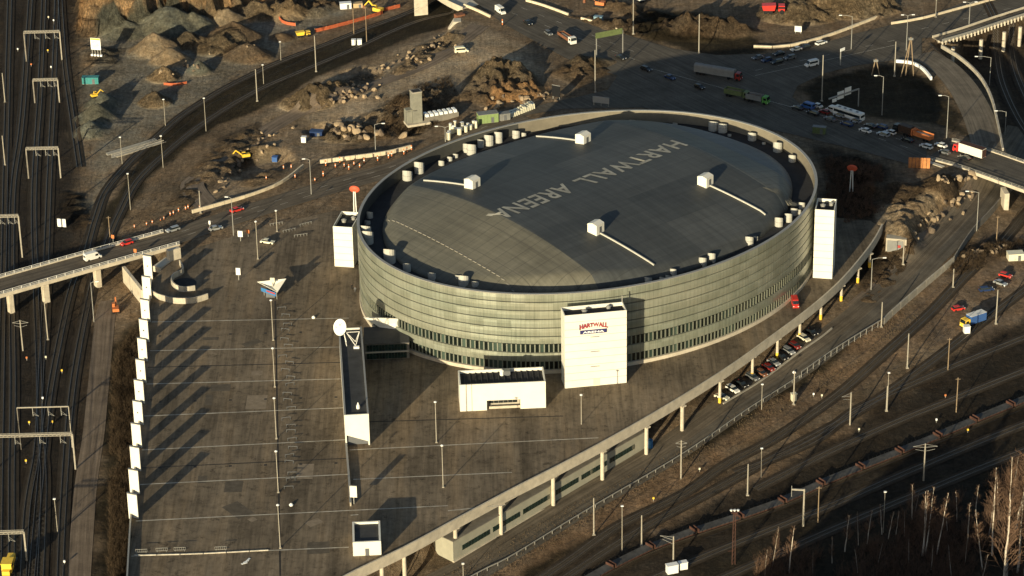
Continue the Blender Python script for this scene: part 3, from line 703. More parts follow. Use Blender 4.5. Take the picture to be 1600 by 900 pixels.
dirb = (BL[-1] - BL[0]).normalized(); angb = math.atan2(dirb.y, dirb.x)
for (a, b, wx, wy) in [(172,461,1.7,2.2),(36,503,1.5,2.0),(85,478,1.8,2)]:
    p = T(a, b) ; pr = min(BL, key=lambda q: (q - p).length); c = pr + Vector((-dirb.y, dirb.x, 0)) * -3.0
    MB().box((c.x - o.x, c.y - o.y, -9), (wx, wy, 7.2), angb).build('pier', 'pale_concrete', t)
A = G(200, 428, -1.0)
for (a, b, w_) in [((193,416),(222,452), 1.0), ((222,452),(228,455),1.0)]:
    p, q = G(*a, -1.9), G(*b, -1.9)
    MB().bar((p.x - o.x, p.y - o.y, -5.2), (q.x - o.x, q.y - o.y, -5.2), w_, 6.6).build('wing_wall', 'pale_concrete', t)
p = G(272, 405, 0); MB().box((p.x - o.x, p.y - o.y, -1.5), (4.2, 1.6, 5.2), angb).build('end_block', 'pale_concrete', t)
p = G(255, 412, 0); MB().box((p.x - o.x, p.y - o.y, -1.5), (7, 3.0, 1.9), angb + .5).build('stair_flight', 'pale_concrete', t)

BR = path([(1468,234),(1520,248),(1600,276),(1700,312)], 0.0)
t, Q, o = bridge(BR, 9.2, 'concrete road bridge with low railings over the cutting beside the red and white lorry', 1.7)
rails(Q, 8.9, 1.1, t); rails([p for p in Q], -8.9, 1.1, t)
p = T(1571, 337); dirr = (BR[-1] - BR[0]).normalized()
c = G(1572, 302, -1.8); MB().box((c.x - o.x, c.y - o.y + 2, -9.6), (1.6, 5.6, 8.0), math.atan2(dirr.y, dirr.x) + R(50)).build('pier', 'pale_concrete', t)
c = G(1462, 262, -.9); MB().box((c.x - o.x, c.y - o.y + .9, -4.0), (6.5, 1.6, 4.1), math.atan2(dirr.y, dirr.x)).build('abutment', 'pale_concrete', t)
# bridge with the ribbed side (top of the picture)
BT = path([(1466,63),(1510,50),(1560,33),(1620,14),(1700,-10)], 0.0)
o = BT[len(BT)//2].copy(); t = thing('road_bridge', 'concrete bridge with a ribbed side wall and green railings where the road leaves the crossing', 'bridge', o); Q = [p - o for p in BT]
sweep(Q, [(-3.5, -.02), (2.2, -.02), (2.2, -.5), (-3.5, -1.6)]).build('girder', 'pale_concrete', t)
ribbon('walkway', Q, -3, 2, .01, 'asphalt_pale', t, follow=False)
sweep(Q, [(-3.3, 0), (-3.3, .9), (-3.0, .9), (-3.0, 0)]).build('inner_parapet', 'pale_concrete', t)
sweep(Q, [(2.0, -.4), (2.0, 1.1), (2.15, 1.1), (2.15, -.4)]).build('side_parapet', 'galvanised', t)
rb = MB(); QQ = offs(resample(Q, 1.8), 2.3)
for p in QQ: rb.box((p.x, p.y, -1.3), (.5, .5, 1.6))
rb.build('ribs', 'pale_concrete', t)
for (a, b) in [(1489,74),(1533,62),(1569,50),(1594,42)]:
    p = G(a, b, -1.6) - o; MB().cyl((p.x, p.y - .5, -9.6), .7, 8.2, 12).build('pier', 'pale_concrete', t)
# overpass at the top: the road crosses the curved tracks
p1 = path([(724,14),(692,-2),(640,-40),(580,-90)], 0.0); o = p1[0].copy(); t = thing('road_bridge', 'concrete overpass on thick piers crossing the curved railway at the upper edge', 'bridge', o); Q = [p - o for p in p1]
sweep(Q, [(-.5, .0), (16, .0), (16, -1.6), (-.5, -1.6)]).build('girder', 'pale_concrete', t)
sweep(Q, [(-.5, 0), (-.5, .9), (-.2, .9), (-.2, 0)]).build('parapet', 'pale_concrete', t)
c = T(658, 24) - o; MB().box((c.x, c.y + .6, c.z - .5), (5.2, 1.2, 8.6), R(8)).build('pier', 'pale_concrete', t)
c = T(708, 42) - o; MB().add([(c.x-2, c.y, c.z-1), (c.x+1, c.y, c.z-1), (c.x+3, c.y+2, 0), (c.x+.2, c.y+2, 0), (c.x-2, c.y+2, c.z-1), (c.x+1, c.y+2, c.z-1), (c.x+3, c.y+6, 0), (c.x+.2, c.y+6, 0)], [(0,1,2,3),(4,7,6,5),(0,4,5,1),(1,5,6,2),(2,6,7,3),(3,7,4,0)]).build('pier', 'pale_concrete', t)
MB().box((G(718,24,0).x - o.x, G(718,24,0).y - o.y, -4), (3.5, 2.5, 4.6), R(30)).build('pier_cladding', 'rust', t)

# ------------------------------------------------------------------ railway tracks
TRACKS = [
 ([(-4,960),(2,600),(6,400),(10,200),(16,-40)], 'outermost straight railway track at the picture edge, past the yellow locomotive'),
 ([(18,960),(18,750),(20,600),(18,450),(20,300),(33,200),(43,67),(50,-40)], 'straight dark railway track running under the bridge, second of the dark yard'),
 ([(34,960),(42,800),(58,700),(61,600),(56,450),(53,300),(63,133),(70,-40)], 'railway track under the middle of the three yard gantries'),
 ([(60,960),(68,760),(62,640),(70,470),(76,300),(84,133),(90,-40)], 'railway track beside the gantry masts in the dark yard'),
 ([(124,262),(112,180),(100,90),(92,-30)], 'short railway track ending by the gravel path and the sign board'),
 ([(44,960),(62,760),(80,600),(111,452),(134,396),(150,340),(167,297),(207,250),(247,213),(300,170),(400,114),(520,66),(640,20),(710,-18)], 'outer of the two curving railway tracks, next to the gravel heaps'),
 ([(92,960),(98,800),(114,600),(143,450),(164,390),(186,336),(215,283),(267,233),(330,185),(402,142),(480,108),(560,74),(655,33),(730,-5)], 'inner of the two curving railway tracks, next to the rubble field'),
 ([(760,960),(883,880),(967,822),(1067,773),(1133,727),(1220,680),(1330,600),(1420,520),(1500,440),(1560,380),(1640,290)], 'railway track at the foot of the grassy bank below the guard rail'),
 ([(800,960),(990,835),(1100,775),(1200,720),(1330,650),(1450,570),(1540,500),(1660,410)], 'railway track between the bank track and the flat wagons'),
 ([(1150,740),(1270,690),(1340,640),(1450,590),(1600,528),(1700,490)], 'railway track branching past the concrete poles'),
 ([(1180,765),(1300,705),(1400,660),(1500,620),(1600,580),(1700,540)], 'railway track just behind the flat wagons'),
 ([(840,960),(940,899),(1040,852),(1200,797),(1300,754),(1433,700),(1567,643),(1700,590)], 'railway track under the long row of flat wagons'),
 ([(900,960),(1100,870),(1300,790),(1450,725),(1700,625)], 'dark railway track in front of the flat wagons'),
 ([(1000,960),(1150,895),(1320,820),(1500,745),(1720,660)], 'dark railway track next to the birch wood'),
 ([(1540,0),(1556,60),(1566,130),(1600,200),(1660,280)], 'railway track in the cutting beside the curving ramp, near the bridge'),
 ([(1580,20),(1590,120),(1640,220)], 'second railway track in the cutting, away from the ramp'),
]
track_roots = []
for pts, lab in TRACKS:
    P = path(pts, None, 2.5)
    if not P: continue
    o = P[len(P)//2].copy(); o.z = 0; t = thing('railway_track', lab, 'railway track', o)
    Q = [p - o for p in P]
    def rb(name, w0, w1, dz, m, nx=2):
        ob = ribbon(name, P, w0, w1, dz, m, None, True, nx); ob.parent = t
        ob.data.transform(Matrix.Translation(-o)); return ob
    rb('ballast', -2.1, 2.1, .14, 'ballast' if pts[0][0] < 200 else 'ballast_brown', 4)
    for s in (-.76, .76):
        prof = []; Pz = [Vector((p.x, p.y, 0)) for p in offs(P, s)]; hh = height(np.array([p.x for p in Pz]), np.array([p.y for p in Pz]), False)
        for p, h in zip(Pz, hh): p.z = h
        sweep([p - o for p in Pz], [(-.06, .14), (.06, .14), (.06, .32), (-.06, .32)]).build('rail', 'rail_steel', t)
    track_roots.append((t, P))
# ------------------------------------------------------------------ the oval arena
AC = Vector((24.4, 814.4, 0)); APHI = R(39.6); AA, AB = 76.5, 61.5; RIM = 25.5
def toL(p):
    x, y = p.x - AC.x, p.y - AC.y; c, s = math.cos(APHI), math.sin(APHI)
    return Vector((c * x + s * y, -s * x + c * y, p.z))
def fromL(u, v, z=0.0):
    c, s = math.cos(APHI), math.sin(APHI); return Vector((AC.x + c * u - s * v, AC.y + s * u + c * v, z))
arena = thing('arena', 'huge oval arena with pale metal cladding and a dark domed roof lettered in white', 'arena', AC, APHI)
NSEG = 320
def ell(k, inset=0.0):
    t = 2 * math.pi * k / NSEG; return ((AA - inset) * math.cos(t), (AB - inset) * math.sin(t))
_arc = [0.0]
for i in range(NSEG): _arc.append(_arc[-1] + math.dist(ell(i), ell(i + 1)))
def ring(name, prof, m, parent=arena, smooth=False, **props):
    """prof: list of (inset, z); a band of wall round the oval with UV in metres"""
    vs = []; fs = []; uvs = []
    for i in range(NSEG):
        for (ins, z) in prof: vs.append((*ell(i, ins), z))
    n = len(prof)
    for i in range(NSEG):
        for j in range(n - 1):
            a, b = i * n + j, ((i + 1) % NSEG) * n + j
            fs.append((a, b, b + 1, a + 1)); uvs.append([(_arc[i], prof[j][1]), (_arc[i + 1], prof[j][1]), (_arc[i + 1], prof[j + 1][1]), (_arc[i], prof[j + 1][1])])
    me = bpy.data.meshes.new(name); me.from_pydata(vs, [], fs); me.update()
    ul = me.uv_layers.new(name='UVMap'); ul.data.foreach_set('uv', [c for q in uvs for p in q for c in p])
    me.materials.append(MATS[m]); o = bpy.data.objects.new(name, me); link(o, parent)
    for a, b in props.items(): o[a] = b
    return o
# cassette courses; every course is a shallow convex band with a dark open joint above it
courses = [(1.0, 1.25, 'p'), (1.25, 3.7, 'w'), (3.78, 6.55, 'p'), (6.75, 9.3, 'w'), (9.5, 11.75, 'p'), (12.0, 14.5, 'p'), (14.75, 17.3, 'p'), (17.55, 20.05, 'p'), (20.3, 22.75, 'p'), (23.0, 25.3, 'p')]
ring('back_wall', [(.45, 0), (.45, 25.3)], 'roof_gutter')
for z0, z1, kind in courses:
    if kind == 'p' and z1 - z0 > 1: ring('cladding_course', [(.45, z0), (.02, z0 + .04), (-.06, (z0 + z1) / 2), (.02, z1 - .04), (.45, z1)], 'facade_metal')
    elif kind == 'w':
        wnd = ring('window_band', [(.30, z0), (.30, z1)], 'window_strip')
        mb = MB(); step = 1.36; s = 0.0; i = 0
        while s < _arc[-1]:
            while _arc[i + 1] < s: i += 1
            f = (s - _arc[i]) / (_arc[i + 1] - _arc[i]); a, b = ell(i, .2), ell(i + 1, .2)
            mb.box((a[0] + (b[0] - a[0]) * f, a[1] + (b[1] - a[1]) * f, z0), (.36, .26, z1 - z0), math.atan2(b[1] - a[1], b[0] - a[0])); s += step
        mb.build('mullions', 'facade_metal', wnd)
ring('plinth', [(-.25, -.3), (-.25, 1.1), (.45, 1.1)], 'pale_concrete')
ring('rim_coping', [(-.05, 25.25), (-.12, 25.55), (.75, 25.55), (.75, 25.3)], 'galvanised')
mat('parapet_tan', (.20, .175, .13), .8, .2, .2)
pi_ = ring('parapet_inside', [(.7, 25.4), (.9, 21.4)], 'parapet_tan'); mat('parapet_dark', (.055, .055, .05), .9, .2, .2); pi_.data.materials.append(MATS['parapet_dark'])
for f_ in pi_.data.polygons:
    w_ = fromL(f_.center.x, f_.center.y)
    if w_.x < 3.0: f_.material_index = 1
ring('roof_gutter', [(.8, 21.6), (14, 21.6)], 'roof_gutter')
# dome: long barrel with sloping end caps
DI = 7.6
def dome_z(u, v):
    r = math.sqrt((u / (AA - DI)) ** 2 + (v / (AB - DI)) ** 2)
    body = 9.0 * max(0, 1 - (v / 59.0) ** 2)
    q = abs(u - 2) - 39; t = max(0, q) / 33.0
    h = 21.9 + body * (1 - t)
    e = min(1.0, max(0.0, (1 - r) * 14)); return 22.0 + (max(h, 22.1) - 22.0) * (0.15 + .85 * (e * (2 - e)))
def build_dome():
    nr, na = 70, 200; vs = [(0, 0, dome_z(0, 0))]; fs = []
    for i in range(1, nr + 1):
        r = i / nr
        for k in range(na):
            t = 2 * math.pi * k / na; u, v = (AA - DI) * r * math.cos(t), (AB - DI) * r * math.sin(t)
            vs.append((u, v, dome_z(u, v)))
    for k in range(na):
        t = 2 * math.pi * k / na; vs.append(((AA - DI) * math.cos(t), (AB - DI) * math.sin(t), 21.5))
    for k in range(na): fs.append((0, 1 + k, 1 + (k + 1) % na))
    for i in range(nr):
        a = 1 + i * na
        for k in range(na): fs.append((a + k, a + na + k, a + na + (k + 1) % na, a + (k + 1) % na))
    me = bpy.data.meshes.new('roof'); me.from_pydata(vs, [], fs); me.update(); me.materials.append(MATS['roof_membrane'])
    me.polygons.foreach_set('use_smooth', [True] * len(me.polygons))
    o = bpy.data.objects.new('roof', me); link(o, arena); return o
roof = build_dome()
def dome_pt(px, py, dz=0.0):
    z = 27.0
    for _ in range(12):
        p = toL(G(px, py, z)); z = dome_z(p.x, p.y) + dz
    return Vector((p.x, p.y, z))
# painted name
def text_mesh(s, bold=.02, space=1.0):
    cu = bpy.data.curves.new('t', 'FONT'); cu.body = s; cu.offset = bold; cu.space_character = space; cu.resolution_u = 3; cu.fill_mode = 'FRONT' if hasattr(cu, 'fill_mode') else cu.fill_mode
    ob = bpy.data.objects.new('t', cu); COL.objects.link(ob); bpy.context.view_layer.update()
    me = bpy.data.meshes.new_from_object(ob.evaluated_get(bpy.context.evaluated_depsgraph_get()))
    bpy.data.objects.remove(ob); bpy.data.curves.remove(cu); return me
def word(s, b0, b1, t0, t1, parent, name='lettering'):
    """letters stretched between the four corners of the painted band: b baseline, t cap line"""
    me = text_mesh(s, .022, 1.12); me.name = name; xs = [v.co.x for v in me.vertices]; ys = [v.co.y for v in me.vertices]
    x0, x1, y0, y1 = min(xs), max(xs), min(ys), max(ys); B0, B1, T0, T1 = [dome_pt(*p) for p in (b0, b1, t0, t1)]
    for v in me.vertices:
        fx, fy = (v.co.x - x0) / (x1 - x0), (v.co.y - y0) / (y1 - y0); p = B0.lerp(B1, fx).lerp(T0.lerp(T1, fx), fy); v.co = (p.x, p.y, dome_z(p.x, p.y) + .10)
    me.materials.clear(); me.materials.append(MATS['roof_letters']); o = bpy.data.objects.new(name, me); link(o, parent); return o
mat('roof_letters', (.33, .315, .265), .8, .3, .3)
word('HARTWALL', (1050, 219), (893, 283), (1076, 227), (923, 290), arena); word('AREENA', (879, 286.7), (759, 337.4), (901, 298), (787, 345.3), arena)
# rooftop huts with their cable ducts and crickets
def rhut(px, py, ex, ey):
    c = dome_pt(px, py); e = dome_pt(ex, ey)
    b = MB(); L, W, Hh = 3.7, 3.4, 2.9
    vs = [(-L/2,-W/2,-.6),(L/2,-W/2,-.6),(L/2,W/2,-.6),(-L/2,W/2,-.6),(-L/2,-W/2,Hh),(L/2,-W/2,Hh),(L/2,W/2,Hh),(-L/2,W/2,Hh),(-L/2,0,Hh+.5),(L/2,0,Hh+.5)]
    b.add(vs, [(0,3,2,1),(0,1,5,4),(1,2,6,9,5),(2,3,7,6),(3,0,4,8,7),(4,5,9,8),(7,8,9,6)])
    h = b.build('roof_hut', 'white_panel', arena, (c.x, c.y, c.z)); h.rotation_euler = (0, 0, R(12))
    d = MB().box((0, -W/2 - .03, 0), (1.0, .06, 2.1)); d.box((L/2 + .03, .6, 1.2), (.06, 1.6, 1.3)); d.build('hut_door', 'grey_paint', h)
    q = MB(); n = 12
    for i in range(n):
        f0, f1 = i / n, (i + 1) / n; a = c.lerp(e, f0); bb = c.lerp(e, f1); a.z = dome_z(a.x, a.y) + .3; bb.z = dome_z(bb.x, bb.y) + .3
        q.bar(a, bb, .34, .45)
    q.build('cable_duct', 'vent_grey', arena)
rhut(738, 292, 662, 283); rhut(911, 222, 838, 214); rhut(931, 362, 1022, 416); rhut(1102, 288, 1196, 339)
# dashed walkway boards on the near cap
for i in range(28):
    v = 29 - i * 2.2; u = -56 + .02 * v; MB().box((0, 0, 0), (.30, 1.4, .12)).build('walkway_board', 'concrete', arena, (u, v, dome_z(u, v) + .02))
# gutter vents: px, py of the foot, height, radius
VENTS = [(566,340,2.4,1.0),(567,350,1.6,.9),(571,370,4.4,1.6),(575,379,4.6,1.7),(609,409,5.0,1.8),(636,423,3.0,1.2),(675,437,2.9,1.2),(717,440,2.6,1.1),(725,447,4.2,1.6),(743,450,2.7,1.1),
 (632,279,3.6,1.6),(651,268,4.2,1.6),(690,257,1.8,1.0),(703,250,1.6,.9),(712,245,1.5,.9),(730,236,3.2,1.4),(737,240,4.0,1.6),(751,229,3.0,1.1),(762,224,3.9,1.6),(776,219,4.0,1.4),(803,211,2.9,1.3),(814,207,1.4,.9),
 (980,184,1.6,1.0),(992,186,1.9,1.1),(1117,201,3.6,1.6),(1133,203,3.4,1.5),(1182,215,3.0,1.4),(1217,235,3.6,1.5),(1240,251,2.6,1.2),(1196,224,1.0,.6),(1058,192,1.2,.8),(1140,212,1.0,.6),
 (1013,441,2.2,1.1),(1035,438,1.6,.9),(1044,435,1.5,.8),(1052,430,2.6,1.0),(1098,414,3.0,1.2),(1112,408,3.2,1.2),(1171,381,3.0,1.3),(1180,374,1.6,.9),(1217,352,3.2,1.3),(1232,345,3.0,1.2),(1241,335,2.6,1.1),(1253,325,2.4,1.0),(1248,333,1.6,.8)]
for px, py, hh, r in VENTS:
    c = toL(G(px, py, 21.7)); n = 14; b = MB()
    # drum with a top cut on the slant
    vs = [(r * math.cos(2*math.pi*k/n), r * math.sin(2*math.pi*k/n), 0) for k in range(n)]
    vs += [(r * math.cos(2*math.pi*k/n), r * math.sin(2*math.pi*k/n), hh - r * .5 * (1 - math.cos(2*math.pi*k/n + 2.5))) for k in range(n)]
    b.add(vs, [tuple(range(n-1,-1,-1)), tuple(range(n, 2*n))] + [(k,(k+1)%n,n+(k+1)%n,n+k) for k in range(n)])
    rr = math.hypot(c.x / (AA - 2.6), c.y / (AB - 2.6)); 
    if rr > 1: c.x /= rr; c.y /= rr
    o = b.build('roof_vent', 'vent_grey', arena, (c.x, c.y, 21.6)); 
    if r > 1.25: MB().cyl((0, 0, hh * .45), r + .06, .12, n).build('collar', 'galvanised', o)
# paler strip of membrane at the far end
def patch(poly, name='roof_patch', m='roof_patch', dz=.05):
    pts = [dome_pt(a, b) for a, b in poly]; mb = MB(); n = 14
    a, b_, c, d = pts
    vs = []
    for i in range(n + 1):
        for j in range(5):
            p = a.lerp(b_, i / n).lerp(d.lerp(c, i / n), j / 4); vs.append((p.x, p.y, dome_z(p.x, p.y) + dz))
    mb.add(vs, [(i*5+j, (i+1)*5+j, (i+1)*5+j+1, i*5+j+1) for i in range(n) for j in range(4)]); mb.build(name, m, arena)
mat('roof_patch', (.155, .145, .115), .8, .25, .3)
patch([(1191,293),(1234,312),(1252,322),(1210,301)]); 

# ------------------------------------------------------------------ stair towers
def solve_top(p, py): return top_z(p, py)
def tower(corner_l, corner_r, ztop, depth, label, sign=False, zb=-.1):
    """front face between two foot pixels; the body runs back from it"""
    a, b = G(*corner_l, 0), G(*corner_r, 0); d = (b - a); W = d.length; d.normalize(); nrm = Vector((-d.y, d.x, 0))
    ang = math.atan2(d.y, d.x); c = (a + b) / 2 + nrm * depth / 2
    t = thing('stair_tower', label, 'tower', (c.x, c.y, 0), ang)
    body = MB(); w2, d2 = W / 2, depth / 2
    # wall courses 2.35 m high with open joints
    n = int(round(ztop / 2.35)); hh = ztop / n
    core = MB().box((0, 0, zb), (W - .12, depth - .12, ztop - 1.2 - zb)).build('core', 'tarp_grey', t)
    for i in range(n):
        z0 = i * hh + (zb if i == 0 else .05); z1 = (i + 1) * hh - .05
        th = .25
        for (cx, cy, sx, sy) in ((0, -d2 + th/2, W, th), (0, d2 - th/2, W, th), (-w2 + th/2, 0, th, depth - 2*th - .01), (w2 - th/2, 0, th, depth - 2*th - .01)):
            body.box((cx, cy, z0), (sx, sy, z1 - z0))
    body.build('wall_panels', 'white_panel', t)
    MB().box((0, 0, ztop - 1.2), (W - .55, depth - .55, .08)).build('roof', 'roof_gutter', t)
    for (x, y, s) in ((-W*.15, 0, .7), (W*.25, depth*.2, .6)):
        MB().lathe((x, y, ztop - 1.1), [(s, 0), (s, .7), (s*1.3, .8), (s*.4, 1.2)], 10).build('roof_fan', 'galvanised', t)
    return t, W, depth, ang
ft, fw, fd, fa = tower((883, 607), (979, 598), 23.3, 5.6, 'tall white stair tower with the arena sign, standing in front of the oval facade')
# sign: arched red word above a navy bar
def sign_text(s, w_, h_, x, z, m, parent, name, arch=0.0, y=-.08):
    me = text_mesh(s, .03); me.name = name; xs = [v.co.x for v in me.vertices]; ys = [v.co.y for v in me.vertices]
    x0, x1, y0, y1 = min(xs), max(xs), min(ys), max(ys)
    for v in me.vertices:
        t = (v.co.x - x0) / (x1 - x0) * 2 - 1; v.co = (x + t * w_ / 2, y, z + h_ * (v.co.y - y0) / (y1 - y0) * (1 + .35 * abs(t) ** 2 * (arch > 0)) - arch * t * t)
    me.materials.clear(); me.materials.append(MATS[m]); o = bpy.data.objects.new(name, me); link(o, parent); return o
sx0 = -.6
bd = MB().box((sx0 - .1, -fd/2 - .22, 17.0), (7.7, .2, 1.15)).build('sign_bar', 'sign_navy', ft)
sign_text('ARENA', 6.2, .62, sx0 - .1, 17.25, 'lamp_white', bd, 'sign_word', 0, -fd/2 - .34)
wd = sign_text('HARTWALL', 8.3, 1.35, sx0, 19.0, 'sign_navy', ft, 'sign_word', .75, -fd/2 - .12)
wd2 = sign_text('HARTWALL', 8.0, 1.2, sx0, 19.08, 'sign_red', ft, 'sign_word', .75, -fd/2 - .2)
for z in (15.7, 11.0, 6.2): MB().box((-.2, -fd/2 - .06, z), (2.6, .1, .18)).build('vent_slot', 'grey_paint', ft)
MB().box((0.2, -fd/2 - .05, 0), (1.9, .08, 2.2)).build('door', 'cream_paint', ft)
MB().bar((fw/2 - .2, fd/2, 22.5), (fw/2 - .2, fd/2, 25.2), .25).build('mast', 'galvanised', ft)
tower((523, 416), (553, 418), 13.8, 11.5, 'low white stair tower beside the red ball sign, at the arena end by the plaza')
rt = tower((1270, 434), (1300, 436), 23.2, 8.5, 'tall narrow white stair tower with no sign, at the rock cutting end of the arena')
# ------------------------------------------------------------------ small buildings round the arena
# pavilion with a loading niche
def frame_from(a, b, z=0.0):
    A, B = G(*a, z), G(*b, z); d = B - A; return (A + B) / 2, d.length, math.atan2(d.y, d.x)
c, W, ang = frame_from((719, 643), (853, 637)); D = 9.0; H = 8.4; n = Vector((-math.sin(ang), math.cos(ang), 0))
pv = thing('entrance_pavilion', 'low white pavilion with a dark roof and a long loading niche, before the oval facade', 'pavilion', c + n * D / 2, ang)
nx0, nx1, nh = -W/2 + 7.6, W/2 - 7.2, 3.1; y = -D/2
w_ = MB()
w_.box(((-W/2 + nx0) / 2, y + .2, -.1), (nx0 + W/2, .4, H + .1)); w_.box(((nx1 + W/2) / 2, y + .2, -.1), (W/2 - nx1, .4, H + .1)); w_.box(((nx0 + nx1) / 2, y + .2, nh), (nx1 - nx0, .4, H - nh))
w_.box((-W/2 + .2, .2, -.1), (.4, D - .4, H + .1)); w_.box((W/2 - .2, .2, -.1), (.4, D - .4, H + .1)); w_.box((0, D/2 - .2, -.1), (W - .8, .4, H + .1))
w_.build('wall', 'white_panel', pv)
MB().box((0, .2, H - 1.0), (W - .82, D - .82, .1)).build('roof', 'roof_gutter', pv)
r_ = MB()
for i in range(14): r_.box((-W/2 + 1.6 + i * (W - 3.2) / 13, .2, H - .9), (.18, D - 1.2, .25))
r_.build('roof_ribs', 'roof_felt', pv)
MB().box(((nx0 + nx1)/2, y + 2.4, -.1), (nx1 - nx0 + 1, .2, nh + .6)).build('niche_wall', 'concrete', pv)
for i in range(6): MB().box((nx0 + 1.4 + i * (nx1 - nx0 - 2.4) / 5.3, y + 2.28, 1.0), (1.25, .1, .8)).build('niche_window', 'glass', pv)
MB().box(((nx0 + nx1)/2 + .3, y + .9, 0), (nx1 - nx0 - .7, .35, .75)).build('loading_edge', 'pale_concrete', pv)
q = MB().box((1.5, 2.6, H - .9), (2.2, 1.8, 1.4)); q.build('roof_unit', 'grey_paint', pv)
MB().lathe((0.2, 2.2, H - .9), [(.6, 0), (.6, 1.1), (.8, 1.3), (.2, 1.8)], 12).build('roof_fan', 'white_paint', pv)
MB().bar((-W/2 + 3.4, y - .02, 0), (-W/2 + 3.4, y - .02, H), .10).build('downpipe', 'grey_paint', pv)

# long ramp building with the satellite dish
zt = 9.7
P4 = [G(541, 697, 0), G(578, 696, 0)]
a, b = P4; d = (b - a); Wd = d.length; bk = G(547, 512, zt); fr = G(557, 648, zt); Ld = (bk - fr).length
dirL = Vector((bk.x - fr.x, bk.y - fr.y, 0)).normalized(); ang = math.atan2(dirL.y, dirL.x) - math.pi / 2
c = Vector((fr.x, fr.y, 0)) + dirL * Ld / 2; Wd = (G(576, 647, zt) - G(538, 647, zt)).length
rb_ = thing('ramp_building', 'long narrow dark-roofed building with a pale end wall, between the parking deck and the forecourt', 'building', c, ang)
w_ = MB(); hw, hl = Wd / 2, Ld / 2
w_.box((-hw + .2, 0, -.1), (.4, Ld, zt + .1)); w_.box((hw - .2, 0, -.1), (.4, Ld, zt + .1)); w_.box((0, hl - .2, -.1), (Wd - .8, .4, zt + .1))
w_.add([(-hw + .4, -hl, 3.4), (hw - .4, -hl, 1.2), (hw - .4, -hl, zt), (-hw + .4, -hl, zt), (-hw + .4, -hl + .4, 3.4), (hw - .4, -hl + .4, 1.2), (hw - .4, -hl + .4, zt), (-hw + .4, -hl + .4, zt)], [(0,1,2,3),(4,7,6,5),(0,4,5,1),(1,5,6,2),(2,6,7,3),(3,7,4,0)])
w_.build('wall', 'white_panel', rb_)
MB().box((0, 0, zt - .6), (Wd - .82, Ld - .82, .12)).build('roof', 'roof_felt', rb_)
MB().box((0, -hl + .9, -.1), (Wd - .82, .2, 5)).build('garage_door', 'grey_paint', rb_)
cp = MB(); 
for s in (-1, 1): cp.bar((s * (hw - .2), -hl, zt + .1), (s * (hw - .2), hl, zt + .1), .5, .16)
cp.build('parapet_coping', 'galvanised', rb_)
p = toL and None
MB().lathe((.6, -hl + 4.5, zt - .5), [(.5, 0), (.5, 1.0), (.35, 1.0), (.1, 1.9)], 10).build('roof_vent', 'white_paint', rb_)
# satellite dish on its roof (a thing of its own)
bp = G(545, 540, zt - .5); ds = thing('satellite_dish', 'big round white satellite dish on a lattice mount, on the long dark roof', 'satellite dish', bp, 0)
cen = Vector((-1.8, 1.0, 5.4)); axis = Vector((-.62, -.68, .40)).normalized(); X = axis.cross(Vector((0, 0, 1))).normalized(); Y = X.cross(axis)
mb = MB(); rings = 6; nn = 28; Rd = 2.45
vs = [tuple(cen)]; fs = []
for i in range(1, rings + 1):
    r = Rd * i / rings; dep = .9 * (i / rings) ** 2
    for k in range(nn):
        t = 2 * math.pi * k / nn; vs.append(tuple(cen + X * r * math.cos(t) + Y * r * math.sin(t) + axis * dep))
for k in range(nn): fs.append((0, 1 + k, 1 + (k + 1) % nn))
for i in range(rings - 1):
    for k in range(nn): fs.append((1 + i*nn + k, 1 + (i+1)*nn + k, 1 + (i+1)*nn + (k+1) % nn, 1 + i*nn + (k+1) % nn))
o_ = mb.add(vs, fs).build('reflector', 'lamp_white', ds); sm = o_.modifiers.new('thick', 'SOLIDIFY'); sm.thickness = .12
f = MB()
for k in (0, 9, 19): t = 2*math.pi*k/nn; f.bar(cen + X*Rd*.95*math.cos(t) + Y*Rd*.95*math.sin(t) + axis*.85, cen + axis*2.6, .08)
f.build('feed_arms', 'white_paint', ds); MB().bar(cen + axis*2.4, cen + axis*3.0, .4).build('feed_horn', 'white_paint', ds)
f = MB(); 
for (x, y) in ((-.6, -.4), (2.0, -.2), (1.8, 2.4), (-.8, 2.2)): f.bar((x, y, 0), cen - axis * .3 if x < 0 else (cen + Vector((1.2, 0, -1.6))), .16)
f.bar(cen + Vector((1.2, 0, -1.6)), cen - axis*.2, .2); f.bar((2.0, -.2, 0), (3.2, .5, 4.2), .14); f.bar((3.2, .5, 4.2), cen + Vector((1.2, 0, -1.6)), .12); f.bar((1.8, 2.4, 0), (3.2, .5, 4.2), .12)
f.build('mount', 'white_paint', ds); MB().box((2.3, -1.8, 0), (1.6, .8, .7)).build('control_box', 'white_paint', ds)

